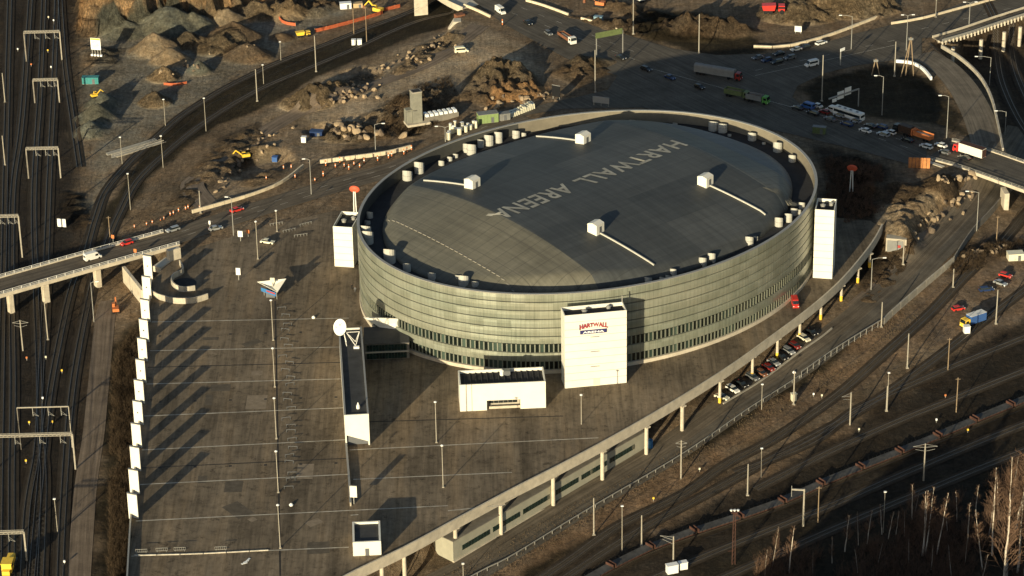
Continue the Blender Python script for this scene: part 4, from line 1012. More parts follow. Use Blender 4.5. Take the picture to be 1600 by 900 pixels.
# glazed link between ramp building and arena
c, W, ang = frame_from((571, 564), (640, 561)); D = 11; H = 5.4; n = Vector((-math.sin(ang), math.cos(ang), 0))
lk = thing('link_building', 'glazed dark link building with a white slanting parapet, joining the long roof to the arena', 'building', c + n * D/2, ang)
MB().box((0, .3, -.1), (W, D - .6, H)).build('wall', 'dark_concrete', lk)
for k, (z0, z1) in enumerate(((.4, 2.3), (3.0, 4.9))):
    for i in range(13): MB().box((-W/2 + .7 + i * (W - 1.2) / 13 + .2, -D/2 + .22, z0), (W/13 - .15, .14, z1 - z0)).build('window', 'green_glass', lk)
MB().box((0, -D/2 + .1, 2.45), (W, .35, .4)).build('transom', 'concrete', lk)
MB().box((0, 0, H - .1), (W + .3, D, .2)).build('roof', 'roof_felt', lk)
MB().add([(-W*.15, D/2 - .4, H+.1), (W/2, D/2 - 3.5, H+.1), (W/2, D/2 - 3.5, H + 3.9), (-W*.5, D/2 - .2, H + 3.4), (-W*.15, D/2, H+.1), (W/2, D/2 - 3.1, H+.1), (W/2, D/2 - 3.1, H + 3.9), (-W*.5, D/2 + .2, H + 3.4)],
   [(0,1,2,3),(4,7,6,5),(0,4,5,1),(1,5,6,2),(2,6,7,3),(3,7,4,0)]).build('parapet_wall', 'white_panel', lk)

# stair house near the beam
c, W, ang = frame_from((552, 869), (596, 867)); H = 4.1; D = 10.5; n = Vector((-math.sin(ang), math.cos(ang), 0))
sh = thing('stair_house', 'small white stair house with a sunken dark roof beside the edge beam', 'building', c + n * D/2, ang)
w_ = MB()
for (x, y, sx, sy) in ((0, -D/2 + .25, W, .5), (0, D/2 - .25, W, .5), (-W/2 + .25, 0, .5, D - 1.01), (W/2 - .25, 0, .5, D - 1.01)): w_.box((x, y, -.1), (sx, sy, H + .1))
w_.build('wall', 'white_panel', sh); MB().box((0, 0, H - .7), (W - 1.02, D - 1.02, .1)).build('roof', 'roof_felt', sh)
MB().box((0, -D/2 - .03, 0), (1.0, .08, 2.1)).build('door', 'grey_paint', sh)
# low parapet between deck and forecourt
P = [G(541, 698, 0), G(545, 745, 0), G(548, 791, 0)]; o = P[1].copy()
pw = thing('parapet_wall', 'low concrete wall running from the long dark-roofed building towards the stair house', 'wall', o)
sweep([p - o for p in P], [(-.2, 0), (.2, 0), (.2, 1.0), (-.2, 1.0)]).build('wall', 'concrete', pw); sweep([p - o for p in P], [(-.28, 1.0), (.28, 1.0), (.28, 1.12), (-.28, 1.12)]).build('coping', 'galvanised', pw)
P = [G(528, 500, 0), G(535, 560, 0), G(539, 640, 0), G(541, 697, 0)]
# ramp and round wall near the bridge
def curved_wall(pts, h, label, th=.35, cap=True, name='curved_wall', m='pale_concrete'):
    P = resample([G(a, b, 0) for a, b in pts], 1.5); o = P[len(P)//2].copy(); t = thing(name, label, 'wall', o)
    Q = [p - o for p in P]; n = len(Q)
    for i0 in range(0, n - 1, max(3, n // 6)):
        seg = Q[i0:i0 + max(3, n // 6) + 1]
        if len(seg) > 1: sweep(seg, [(-th/2, -.1), (th/2, -.1), (th/2, h), (-th/2, h)]).build('wall_segment', m if (i0 // max(3, n // 6)) % 2 == 0 else 'concrete', t)
    return t
curved_wall([(238,462),(246,467),(256,470),(270,473.5),(286,474.5),(302,473.5),(315,470.5),(325,467)], 1.9, 'outer curved pale wall of the round ramp near the bridge abutment')
curved_wall([(281,414),(287,426),(280,431),(272,435),(268,443),(273,451),(281,455),(292,456),(305,454)], 1.8, 'inner hook-shaped pale wall round the dark hole of the ramp')
hole = G(287, 443, 0); mb = MB().cyl((hole.x, hole.y, .006), 4.0, .004, 24); mb.build('path', 'roof_gutter', kind='structure')
# small kiosk with a winged canopy
p = G(424, 462, 0); ks = thing('kiosk', 'kiosk under a spread white canopy with a blue and red printed screen', 'kiosk', p, R(-8)); ks.scale = (.85, .85, .85)
MB().box((0, 0, 0), (3.2, 3.2, 3.0)).build('cabin', 'grey_paint', ks)
MB().add([(-5.2, 1.2, 4.6), (3.0, -3.0, 2.9), (5.0, 3.6, 5.2), (0, 1.0, 3.2), (-5.2, 1.2, 4.75), (3.0, -3.0, 3.05), (5.0, 3.6, 5.35), (0, 1.0, 3.35)], [(0,1,3),(1,2,3),(0,3,2),(4,7,5),(5,7,6),(4,6,7),(0,4,5,1),(1,5,6,2),(2,6,4,0)]).build('canopy', 'white_panel', ks)
MB().add([(-3.3,-1.5,2.4),(2.4,-3.0,1.2),(2.4,-3.0,2.8),(-3.3,-1.6,3.9),(-3.3,-1.4,2.4),(2.4,-2.9,1.2),(2.4,-2.9,2.8),(-3.3,-1.5,3.9)],[(0,1,2,3),(4,7,6,5),(0,4,5,1),(1,5,6,2),(2,6,7,3),(3,7,4,0)]).build('screen', 'sign_blue', ks)
MB().add([(-1.2,-2.12,2.6),(2.1,-3.0,2.0),(2.1,-3.0,2.6),(-1.2,-2.12,3.2)],[(0,1,2,3)]).build('screen_print', 'sign_red', ks)
MB().box((.6, .6, 3.0), (.35, .35, 2.2)).build('post', 'galvanised', ks); MB().box((.6, .6, 5.2), (1.6, .5, 1.7)).build('light_box', 'cream_paint', ks)
for s in (-1, 1): MB().bar((s * 2.6, -2.6 if s > 0 else 0, 0), (s * 2.6, -2.6 if s > 0 else 0, 3.2), .16).build('leg', 'galvanised', ks)

# ------------------------------------------------------------------ billboards along the deck edge
BT_ = [(225,397,34),(223.3,430,34.3),(221.5,466,34.6),(219.5,497,35),(217,527,35),(214.5,560,35.5),(212,592,36),(210,625,36),(207.5,660,36.5),(205.5,696,37),(203.5,732,37),(201.5,770,37)]
names_b = ['white billboard panel right beside the bridge, first of the long row','white billboard panel second along the row from the bridge','white billboard panel beside the outer curved ramp wall, third from the bridge','white billboard panel fourth along the row from the bridge',
 'white billboard panel fifth along the row from the bridge','white billboard panel sixth along the row from the bridge','white billboard panel seventh along the row from the bridge','white billboard panel fifth from the open end of the row','white billboard panel fourth from the open end of the row','white billboard panel third from the open end of the row','white billboard panel last but one before the bare deck edge','white billboard panel at the open end of the row, with bare deck edge after it']
for i, (x, y, h) in enumerate(BT_):
    f = G(x + 1.0 + (.5 if i < 2 else 0), y + h, 0.0)
    ztp = 7.1
    t = thing('billboard', names_b[i], 'billboard', f, R(-22), 'white billboards along the deck edge')
    MB().box((1.3, 0, -.6), (2.85, .32, ztp + .6)).build('panel', 'white_panel', t)
    MB().box((1.3, .02, ztp + .01), (3.0, .5, .3)).build('top_rail', 'grey_paint', t)
    for s in (.35, 2.25): MB().box((s, .45, -1.2), (.22, .55, ztp + .6)).build('post', 'galvanised', t)
    if i < 8: MB().lathe((1.25, -.22, 3.5), [(.16, 0), (.2, .2), (.06, .4)], 8).build('spotlight', 'black_paint', t)
mat('wagon_floor', (.075, .072, .068), .9, .5, .35); mat('dark_brown', (.05, .03, .02), .6, .2, 1)
# ------------------------------------------------------------------ vehicles
def wheels(t, xs, w_, r=.32, wd=.22):
    for x in xs:
        for s in (-1, 1):
            b = MB(); n = 12; y0, y1 = s * (w_/2 - wd), s * (w_/2 + .02)
            vs = [(x + r*math.cos(2*math.pi*k/n), y0, r + r*math.sin(2*math.pi*k/n)) for k in range(n)] + [(x + r*math.cos(2*math.pi*k/n), y1, r + r*math.sin(2*math.pi*k/n)) for k in range(n)]
            b.add(vs, [tuple(range(n-1,-1,-1)), tuple(range(n,2*n))] + [(k,(k+1)%n,n+(k+1)%n,n+k) for k in range(n)])
            b.build('wheel', 'rubber', t)
def lamps(t, xf, xr, w_, z=.65):
    for s in (-1, 1):
        MB().box((xf, s * w_ * .36, z), (.1, .32, .16)).build('headlight', 'lamp_white', t)
        MB().box((xr, s * w_ * .38, z + .08), (.08, .26, .16)).build('tail_light', 'sign_red', t)
CARS = {
 'sedan':  dict(L=4.5, W=1.76, body=[(-2.25,.3),(-2.22,.82,.92),(-1.5,.92),(1.05,.88),(2.05,.72,.9),(2.25,.5,.86),(2.2,.25)], gh=[(-1.75,.9),(-1.05,1.38,.8),(.25,1.40,.8),(1.1,.87)], roof=(-1.1,.3,1.38)),
 'hatch':  dict(L=4.1, W=1.72, body=[(-2.02,.3),(-2.05,.85,.94),(-1.8,.95),(.95,.92),(1.85,.74,.9),(2.05,.5,.86),(2.0,.25)], gh=[(-1.95,.93),(-1.55,1.42,.82),(.2,1.46,.82),(1.05,.9)], roof=(-1.55,.25,1.44)),
 'estate': dict(L=4.7, W=1.78, body=[(-2.35,.3),(-2.36,.85,.94),(-2.1,.95),(1.15,.9),(2.15,.73,.9),(2.35,.5,.86),(2.3,.25)], gh=[(-2.25,.93),(-1.95,1.42,.82),(.35,1.44,.82),(1.2,.89)], roof=(-1.95,.4,1.42)),
}
def add_prof(t, name, prof, w_, m):
    pr = [(p[0], p[1], p[2] if len(p) > 2 else 1) for p in prof]; n = len(pr); vs = []
    for s in (-1, 1):
        for x, z, k in pr: vs.append((x, s * w_ / 2 * k, z))
    MB().add(vs, [tuple(range(n)), tuple(range(2*n-1, n-1, -1))] + [(k, n+k, n+(k+1)%n, (k+1)%n) for k in range(n)]).build(name, m, t)
def make_car(typ, m):
    c = CARS[typ]; t = thing('car', 'x', 'car')
    add_prof(t, 'body', c['body'], c['W'], m); add_prof(t, 'windows', c['gh'], c['W'] * .93, 'glass')
    x0, x1, z = c['roof']; MB().box(((x0+x1)/2, 0, z), (x1-x0+.1, c['W'] * .77, .07)).build('roof', m, t)
    wheels(t, (-c['L']*.29, c['L']*.31), c['W']); lamps(t, c['L']/2 - .06, -c['L']/2 + .04, c['W']); return t
def make_van(m, L=5.2, W=1.95, H=2.3, name='van', windows=True, cat='van'):
    t = thing(name, 'x', cat); l = L/2
    add_prof(t, 'body', [(-l,.35),(-l,H-.1,.92),(-l+.15,H,.9),(l-1.75,H,.88),(l-1.35,H-.15,.88),(l-.75,1.15,.95),(l-.1,.9,.9),(l,.5,.88),(l,.3)], W, m)
    add_prof(t, 'windscreen', [(l-1.33,H-.22,.86),(l-1.28,H-.2,.86),(l-.72,1.22,.9),(l-.8,1.2,.9)], W, 'glass')
    for s in (-1, 1):
        MB().box((l-1.75, s*(W/2*.955), 1.25), (1.0,.08,.68)).build('side_window', 'glass', t)
        if windows: MB().box((-l+1.75, s*(W/2*.955), 1.3), (2.4,.08,.62)).build('side_window', 'glass', t)
    MB().box((-l-.01, 0, 1.3), (.06, W*.7, .6)).build('rear_window', 'glass', t)
    wheels(t, (-l+.95, l-.95), W, .35); lamps(t, l-.02, -l, W, .75); return t
def make_bus(m):
    t = thing('bus', 'x', 'bus'); L, W, H = 12.0, 2.55, 3.1; l = L/2
    add_prof(t, 'body', [(-l,.4),(-l-.05,1.2),(-l+.1,H,.94),(l-.15,H,.94),(l+.05,1.4),(l,.4)], W, m)
    for s in (-1, 1): MB().box((0, s*(W/2 - .015), 1.5), (L-.7, .08, .95)).build('side_window', 'glass', t)
    MB().box((l + .01, 0, 1.35), (.1, W*.86, 1.25)).build('windscreen', 'glass', t); MB().box((-l - .02, 0, 1.7), (.1, W*.8, .8)).build('rear_window', 'glass', t)
    for x in (-3.6, -.8, 1.6, 4): MB().box((x, 0, H), (.9, .8, .14)).build('roof_hatch', 'grey_paint', t)
    wheels(t, (-l+2.9, l-2.6), W, .48, .3); lamps(t, l, -l, W, .7); return t
def make_lorry(cab, box, L=10, kind='box', H=3.5, name='lorry', top=None):
    t = thing(name, 'x', 'lorry'); W = 2.5; l = L/2; xc = l - 2.1
    add_prof(t, 'cab', [(xc,.6),(xc,2.85,.96),(xc+.25,3.0,.92),(l-.35,2.9,.92),(l-.05,1.7,.98),(l,.5)], W, cab)
    add_prof(t, 'windscreen', [(l-.33,2.75,.86),(l-.28,2.8,.86),(l-.0,1.75,.9),(l-.1,1.7,.9)], W, 'glass')
    for s in (-1, 1): MB().box((l-1.0, s*(W/2-.02), 1.75), (1.0,.08,.75)).build('side_window', 'glass', t)
    MB().box((-.6, 0, .65), (L-1.6, .9, .3)).build('chassis', 'black_paint', t)
    x0, x1 = -l, xc - .35; mid = (x0+x1)/2
    if kind == 'box':
        MB().box((mid, 0, 1.0), (x1-x0, W, H-1.0)).build('box_body', box, t); MB().box((mid, 0, H+.004), (x1-x0+.04, W+.04, .08)).build('box_roof', top or box, t)
        MB().box((x0-.03, 0, 1.1), (.05, W*.92, H-1.3)).build('rear_door', top or box, t)
    elif kind == 'dump':
        b = MB(); z0, z1, th = 1.05, H, .12
        b.box((mid,0,z0), (x1-x0, W, .15))
        for s in (-1,1): b.box((mid, s*(W/2-th/2), z0+.152), (x1-x0, th, z1-z0-.15))
        b.box((x0+th/2,0,z0+.152),(th,W-2*th-.01,z1-z0-.3)); b.box((x1-th/2,0,z0+.152),(th,W-2*th-.01,z1-z0)); b.build('tipper_body', box, t)
        MB().add([(x0+.2,-W/2+.15,z1-.7),(x1-.2,-W/2+.15,z1-.7),(x1-.2,W/2-.15,z1-.7),(x0+.2,W/2-.15,z1-.7),(x0+1.5,0,z1-.2),(x1-1.5,0,z1-.15)],[(0,1,5,4),(1,2,5),(2,3,4,5),(3,0,4)]).build('load', top or 'boulder_dark', t)
    elif kind == 'curtain':
        n = 14; pr = [(-W/2,1.0),(-W/2,H-.5),(-W/2+.35,H-.1),(0,H+.1),(W/2-.35,H-.1),(W/2,H-.5),(W/2,1.0)]; b = MB(); vs = []; 
        for i in range(n+1):
            x = x0 + (x1-x0)*i/n; k = 1.0 if i % 2 == 0 else .985
            vs += [(x, y*k, z if z < 1.1 else z*k) for y, z in pr]
        m_ = len(pr); b.add(vs, [(i*m_+j,(i+1)*m_+j,(i+1)*m_+j+1,i*m_+j+1) for i in range(n) for j in range(m_-1)] + [(i*m_,i*m_+m_-1,(i+1)*m_+m_-1,(i+1)*m_) for i in range(n)] + [tuple(range(m_)), tuple(n*m_+j for j in range(m_-1,-1,-1))]); b.build('curtain_body', box, t)
    xs = [l-1.2, -l+1.2, -l+2.5] + ([-l+3.8, l-4.6] if L > 12 else [])
    wheels(t, xs, W, .5, .32); lamps(t, l+.0, -l, W, .8); return t
_proto = {}
def place(px, py, dx, dy, typ, m, label, group=None, z=None, extra=None):
    p = T(px, py) if z is None else G(px, py, z)
    q = G(px + dx, py + dy, p.z); a = math.atan2(q.y - p.y, q.x - p.x); p.z += .13 if z is None else .03
    key = (typ, m, str(extra))
    if key in _proto:
        return dup(_proto[key], p, a, label, group)
    if typ in CARS: t = make_car(typ, m)
    elif typ == 'van': t = make_van(m)
    elif typ == 'panelvan': t = make_van(m, 5.6, 2.0, 2.5, windows=False)
    elif typ == 'bus': t = make_bus(m)
    else: t = make_lorry(m, **extra)
    t.location = p; t.rotation_euler = (0, 0, a); t['label'] = label
    if group: t['group'] = group
    if typ not in CARS or True: _proto[key] = t
    return t
GQ, GP2, GB = 'cars queueing before the bridge', 'cars parked under the deck edge', 'cars on the road past the bridge'
GJ, GR = 'cars waiting at the crossing', 'cars in the gravel yard by the tracks'
r1 = (240, -70); r2 = (-115, -37); r2d = (115, 37)
V = [
 (145,405,24,-7,'panelvan','white_paint','white panel van driving on the left bridge above the dark tracks',None,.03),
 (198,382,-24,7,'hatch','red_paint','bright red hatchback on the bridge ahead of the white van',GB,.03),
 (270,361,-24,7,'estate','silver_paint','silver estate car where the bridge meets the plaza road',GB,.03),
 (337,359,24,-5,'sedan','silver_paint','silver saloon on the plaza road beside the street lamp',GB,.03),
 (370,330,24,-7,'sedan','red_paint','red saloon on the plaza road beyond the two silver cars',GB,.03),
 (418,380,22,3,'sedan','cream_paint','cream saloon parked alone on the plaza near the bike racks',None,.03),
 (782,20,18,12,'panelvan','white_paint','white high van coming off the overpass at the upper edge',None,.03),
 (825,38,18,12,'sedan','black_paint','black saloon behind the white lorry, next to the high white van',GJ,.03),
 (857,54,18,12,'hatch','grey_paint','grey hatchback right behind the white tank lorry',GJ,.03),
 (970,92,18,8,'sedan','black_paint','black saloon under the overhead sign gantry',GJ,.03),
 (1010,110,18,7,'estate','black_paint','black estate first of three cars entering the shaded crossing',GJ,.03),
 (1047,123,18,7,'sedan','dark_blue_paint','dark blue saloon middle of three cars entering the shaded crossing',GJ,.03),
 (1093,138,18,7,'hatch','black_paint','black hatchback nearest the green tipper lorry on the crossing',GJ,.03),
 (1283,69,22,-7,'estate','white_paint','white estate car sunlit on the far side of the crossing',None,.03),
 (1268,103,-22,5,'van','white_paint','white minibus turning at the middle of the crossing',None,.03),
 (1184,92,-22,5,'sedan','grey_paint','grey saloon first of the dark row at the crossing stop line',GJ,.03),
 (1198,96,-22,5,'hatch','dark_blue_paint','dark blue hatchback second of the dark row at the stop line',GJ,.03),
 (1214,99,-22,5,'estate','black_paint','black estate car in the dark row next to the white minibus',GJ,.03),
 (1217,86,-22,5,'sedan','black_paint','black saloon in the farther lane of the dark row at the stop line',GJ,.03),
 (1234,92,-22,5,'estate','grey_paint','grey estate last of the dark row by the white minibus',GJ,.03),
 (1244,79,-22,5,'sedan','silver_paint','dull silver saloon coming up behind the dark row',GJ,.03),
 (1258,76,-22,5,'hatch','black_paint','black hatchback just behind the sunlit white estate',GJ,.03),
 (1246,171,*r2,'sedan','black_paint','black saloon at the head of the long queue',GQ,.03),
 (1262,169,*r2,'van','blue_paint','blue van near the head of the long queue',None,.03),
 (1276,167,*r2,'sedan','white_paint','white saloon beside the blue van at the head of the queue',GQ,.03),
 (1270,179,*r2,'estate','black_paint','black estate car in front of the red car in the queue',GQ,.03),
 (1288,177,*r2,'hatch','dark_red_paint','dark red hatchback between the blue van and the white bus',GQ,.03),
 (1301,175,*r2,'van','white_paint','white minibus beside the white bus in the queue',None,.03),
 (1312,182,*r2,'estate','silver_paint','silver estate next to the flank of the white bus',GQ,.03),
 (1297,188,*r2,'sedan','grey_paint','grey saloon in the near lane behind the black estate',GQ,.03),
 (1323,196,*r2,'estate','dark_blue_paint','dark blue estate in the near lane alongside the bus',GQ,.03),
 (1337,191,*r2,'hatch','silver_paint','silver hatchback right under the rear of the bus',GQ,.03),
 (1352,206,*r2,'sedan','white_paint','white saloon in the near lane just behind the bus',GQ,.03),
 (1360,199,*r2,'sedan','black_paint','black saloon in the far lane just behind the bus',GQ,.03),
 (1377,200,*r2,'estate','dark_blue_paint','dark blue estate in the far lane before the brown lorry',GQ,.03),
 (1380,212,*r2,'estate','silver_paint','silver estate in the near lane before the brown lorry',GQ,.03),
 (1391,209,*r2,'hatch','white_paint','white hatchback tucked beside the silver estate in the queue',GQ,.03),
 (1418,221,*r2,'sedan','black_paint','black saloon in the near lane beside the orange lorry',GQ,.03),
 (1447,231,*r2,'estate','white_paint','white estate car right before the bridge railing',GQ,.03),
 (1470,229,*r2,'sedan','white_paint','white saloon just ahead of the red and white lorry',GQ,.03),
 (1476,240,*r2,'hatch','grey_paint','grey hatchback at the start of the bridge, near lane',GQ,.03),
 (1507,249,*r2,'sedan','black_paint','black saloon on the bridge beside the red and white lorry',GQ,.03),
 (1242,477,6,20,'van','red_paint','small red van parked at the foot of the arena wall',None,.03),
 (1497,485,22,-4,'hatch','red_paint','red hatchback standing alone in the gravel yard',GR,None),
 (1541,455,24,-3,'estate','dark_blue_paint','dark blue estate in the gravel yard row by the wooden poles',GR,None),
 (1563,445,20,7,'sedan','silver_paint','silver saloon in the gravel yard row',GR,None),
 (1571,433,20,5,'hatch','red_paint','red hatchback topmost of the gravel yard row',GR,None),
 (1145,611,16,9,'estate','white_paint','white estate car parked nearest the yellow banded column, before the row',GP2,None),
 (1128,623,18,6,'sedan','cream_paint','cream saloon partly behind the column at the row end',GP2,None),
 (1159,603,16,9,'sedan','black_paint','black saloon parked right next to the white estate under the deck',GP2,None),
 (1190,586,16,9,'hatch','rust','rusty brown hatchback under the deck edge',GP2,None),
 (1201,577,16,9,'sedan','dark_red_paint','dark red saloon parked between a brown and a silver car',GP2,None),
 (1209,569,16,9,'sedan','silver_paint','silver saloon parked beside the dark red one under the deck',GP2,None),
 (1221,560,16,9,'estate','black_paint','black estate in the middle of the row under the deck',GP2,None),
 (1232,551,16,9,'estate','silver_paint','silver estate parked next to the second dark red car',GP2,None),
 (1242,543,16,9,'hatch','dark_red_paint','dark red hatchback between two pale cars under the deck',GP2,None),
 (1256,531,16,9,'estate','cream_paint','cream estate near the upper end of the row under the deck',GP2,None),
 (1268,522,16,9,'sedan','black_paint','black saloon uppermost in the row under the deck',GP2,None),
 (1176,592,16,9,'estate','grey_paint','dark grey estate between the black saloon and the rusty car',GP2,None),
]
for px, py, dx, dy, typ, m_, lab, g_, z_ in V: place(px, py, dx, dy, typ, m_, lab, g_, z_)
place(721,82,24,-2,'van','cream_paint','pale minibus parked on the bare earth beside the rubble', z=-.7)
place(1326,184,*r2,'bus','white_paint','long white bus with dark windows in the queue of cars', z=.03)
place(886,64,18,12,'lorry','white_paint','white cab lorry with a rusty flat body crossing the sunlit road', z=.03, extra=dict(box='rust', L=10.5, kind='dump', H=2.2, top='concrete'))
place(1122,120,24,4,'lorry','dark_red_paint','long grey curtain-sided lorry with a dark red cab in the middle of the crossing', z=.03, extra=dict(box='tarp_grey', L=18, kind='curtain', H=3.9))
place(1152,152,24,5,'lorry','dull_green','dull green tipper lorry towed ahead of the bright green cab', z=.03, extra=dict(box='dull_green', L=9.5, kind='dump', H=2.9))
place(1184,160,24,5,'lorry','green_paint','bright green tipper lorry with rubble load in the shade behind the arena', z=.03, extra=dict(box='tarp_grey', L=8.5, kind='dump', H=2.9))
place(1411,209,*r2,'lorry','black_paint','dark brown box lorry in the queue next to the orange one', z=.03, extra=dict(box='dark_brown', L=7.5, H=3.4))
place(1438,217,*r2,'lorry','orange_paint','open orange and white tipper lorry in the queue', z=.03, extra=dict(box='orange_paint', L=9.5, kind='dump', H=2.7, top='concrete'))
place(1514,243,*r2,'lorry','red_paint','lorry with bright red cab and white box, sunlit on the bridge', z=.03, extra=dict(box='white_panel', L=12.0, H=4.0, top='rust_red'))
place(1520,508,-24,8,'lorry','yellow_paint','small lorry with yellow cab and blue and white box in the gravel yard', extra=dict(box='blue_paint', L=8.5, H=3.6, top='white_paint'))
# yellow railway engine
def loco(px, py, label):
    p = T(px, py); t = thing('locomotive', label, 'locomotive', p, R(88)); 
    MB().box((0, 0, 1.0), (9.5, 2.7, .5)).build('frame', 'black_paint', t); MB().box((2.4, 0, 1.5), (4.2, 1.9, 1.5)).build('bonnet', 'yellow_paint', t)
    MB().box((-1.6, 0, 1.5), (3.2, 2.6, 2.6)).build('cab', 'yellow_paint', t); MB().box((-1.6, 0, 4.1), (3.6, 2.9, .2)).build('cab_roof', 'yellow_paint', t)
    MB().box((-3.9, 0, 1.5), (1.2, 2.0, 1.2)).build('tail_bonnet', 'yellow_paint', t)
    for s in (-1, 1): MB().box((-1.6, s*1.29, 2.8), (2.4, .1, .8)).build('side_window', 'glass', t)
    wheels(t, (-3.2, 3.2), 1.7, .5, .2)
loco(15, 893, 'small yellow railway engine on the outermost track')
# excavators and diggers
def digger(px, py, a, label, m='yellow_paint', s=1.0):
    t = thing('excavator', label, 'excavator', T(px, py), R(a)); t.scale = (s, s, s)
    for q in (-1, 1): MB().box((0, q*1.15, 0), (4.0, .55, .85)).build('crawler_track', 'rubber', t)
    MB().box((-.3, 0, .9), (3.6, 2.5, 1.2)).build('body', m, t); MB().box((.7, .7, 2.1), (1.5, 1.0, 1.3)).build('cab', m, t); MB().box((.75, .7, 2.35), (1.56, 1.06, .8)).build('cab_window', 'glass', t)
    MB().bar((1.2,-.3,1.6), (4.0,-.3,4.2), .5).bar((4.0,-.3,4.2), (6.0,-.3,2.0), .38).build('arm', m, t)
    MB().box((6.2,-.3,.8), (1.1,1.2,1.2), 0, .7).build('bucket', 'rust', t)
digger(383, 247, 200, 'yellow excavator working in the earth pit among the rubble', 'yellow_paint', .78)
digger(590, 20, 150, 'yellow excavator by the orange fence at the upper edge')
digger(937, 10, 160, 'orange excavator beside the road works at the upper edge', 'orange_paint')
digger(181, 487, 100, 'small orange excavator under the bridge end beside the billboards', 'orange_paint', .8)
digger(148, 152, 30, 'small yellow digger beside the sorting heap', 'yellow_paint', .6)
def dumper(px, py, a, label, m, s=1.0):
    t = thing('dumper', label, 'dumper', T(px, py), R(a)); t.scale = (s, s, s)
    add_prof(t, 'skip', [(-3.2,1.1),(-3.6,2.6),(.6,2.8),(.2,1.1)], 2.7, m); MB().box((2.3,0,.9),(1.9,2.3,1.7)).build('cab', m, t); MB().box((2.35,0,1.7),(1.95,2.35,.6)).build('cab_window', 'glass', t)
    wheels(t, (-2.4,-1.0,2.4), 2.6, .7, .5)
dumper(474, 57, 15, 'yellow dumper truck standing beside the orange fence', 'yellow_paint', .8)
dumper(1209, 20, -4, 'bright red dumper parked by the pale rock at the upper edge', 'red_paint', 1.25)
dumper(1006, 2, 30, 'white lorry body standing at the upper edge of the road works', 'white_paint', .8)
# flat railway wagons
def wagon(p, a, label):
    if 'wagon' in _proto: return dup(_proto['wagon'], p, a, label, 'flat wagons in a row')
    t = thing('flat_wagon', label, 'railway wagon', p, a, 'flat wagons in a row'); L = 13.4
    MB().box((0, 0, 1.0), (L, 2.75, .3)).build('floor', 'wagon_floor', t)
    for s in (-1, 1): MB().box((0, s*1.42, .85), (L, .12, .36)).build('side_beam', 'rust_red', t); MB().box((s*L/2, 0, .8), (.25, 2.75, 1.25)).build('end_wall', 'rust_red', t)
    f = MB()
    for i in range(9):
        for s in (-1, 1): MB().box((-L/2 + .9 + i * (L-1.8)/8, s*1.48, .9), (.08, .08, .9)).build('stake', 'black_paint', t)
    for x in (-4.6, 4.6): MB().box((x, 0, .25), (2.6, 1.6, .6)).build('bogie', 'black_paint', t)
    _proto['wagon'] = t; return t
P = [p for (t, p) in track_roots if t['label'].startswith('railway track under the long row')][0]
wl = ['flat wagon with rusty ends, lowest of the row at the picture edge','flat wagon second from the lower end of the row','flat wagon third from the lower end, before the red floodlight mast','flat wagon just past the red floodlight mast','flat wagon near the pale angled signal post','flat wagon in the middle of the row beside the tall paired pole','flat wagon behind the concrete pole with two arms','flat wagon fourth from the upper end of the row','flat wagon third from the upper end of the row','flat wagon second from the upper end of the row','flat wagon uppermost of the row at the picture edge','flat wagon beyond the picture edge','flat wagon far along the row','flat wagon near the yard end','last flat wagon']
PR = resample(P, .5); acc = 0; i0 = 0; step = int(14.6 / .5); k = 0
for i in range(step // 2, len(PR) - step // 2, step):
    a, b = PR[i - 6], PR[i + 6]; q = proj(PR[i])
    if q[0] < 890 or q[0] > 1640 or k >= len(wl): continue
    p = PR[i].copy(); p.z = hz_s(p.x, p.y) + .2; wagon(p, math.atan2(b.y - a.y, b.x - a.x), wl[k]); k += 1
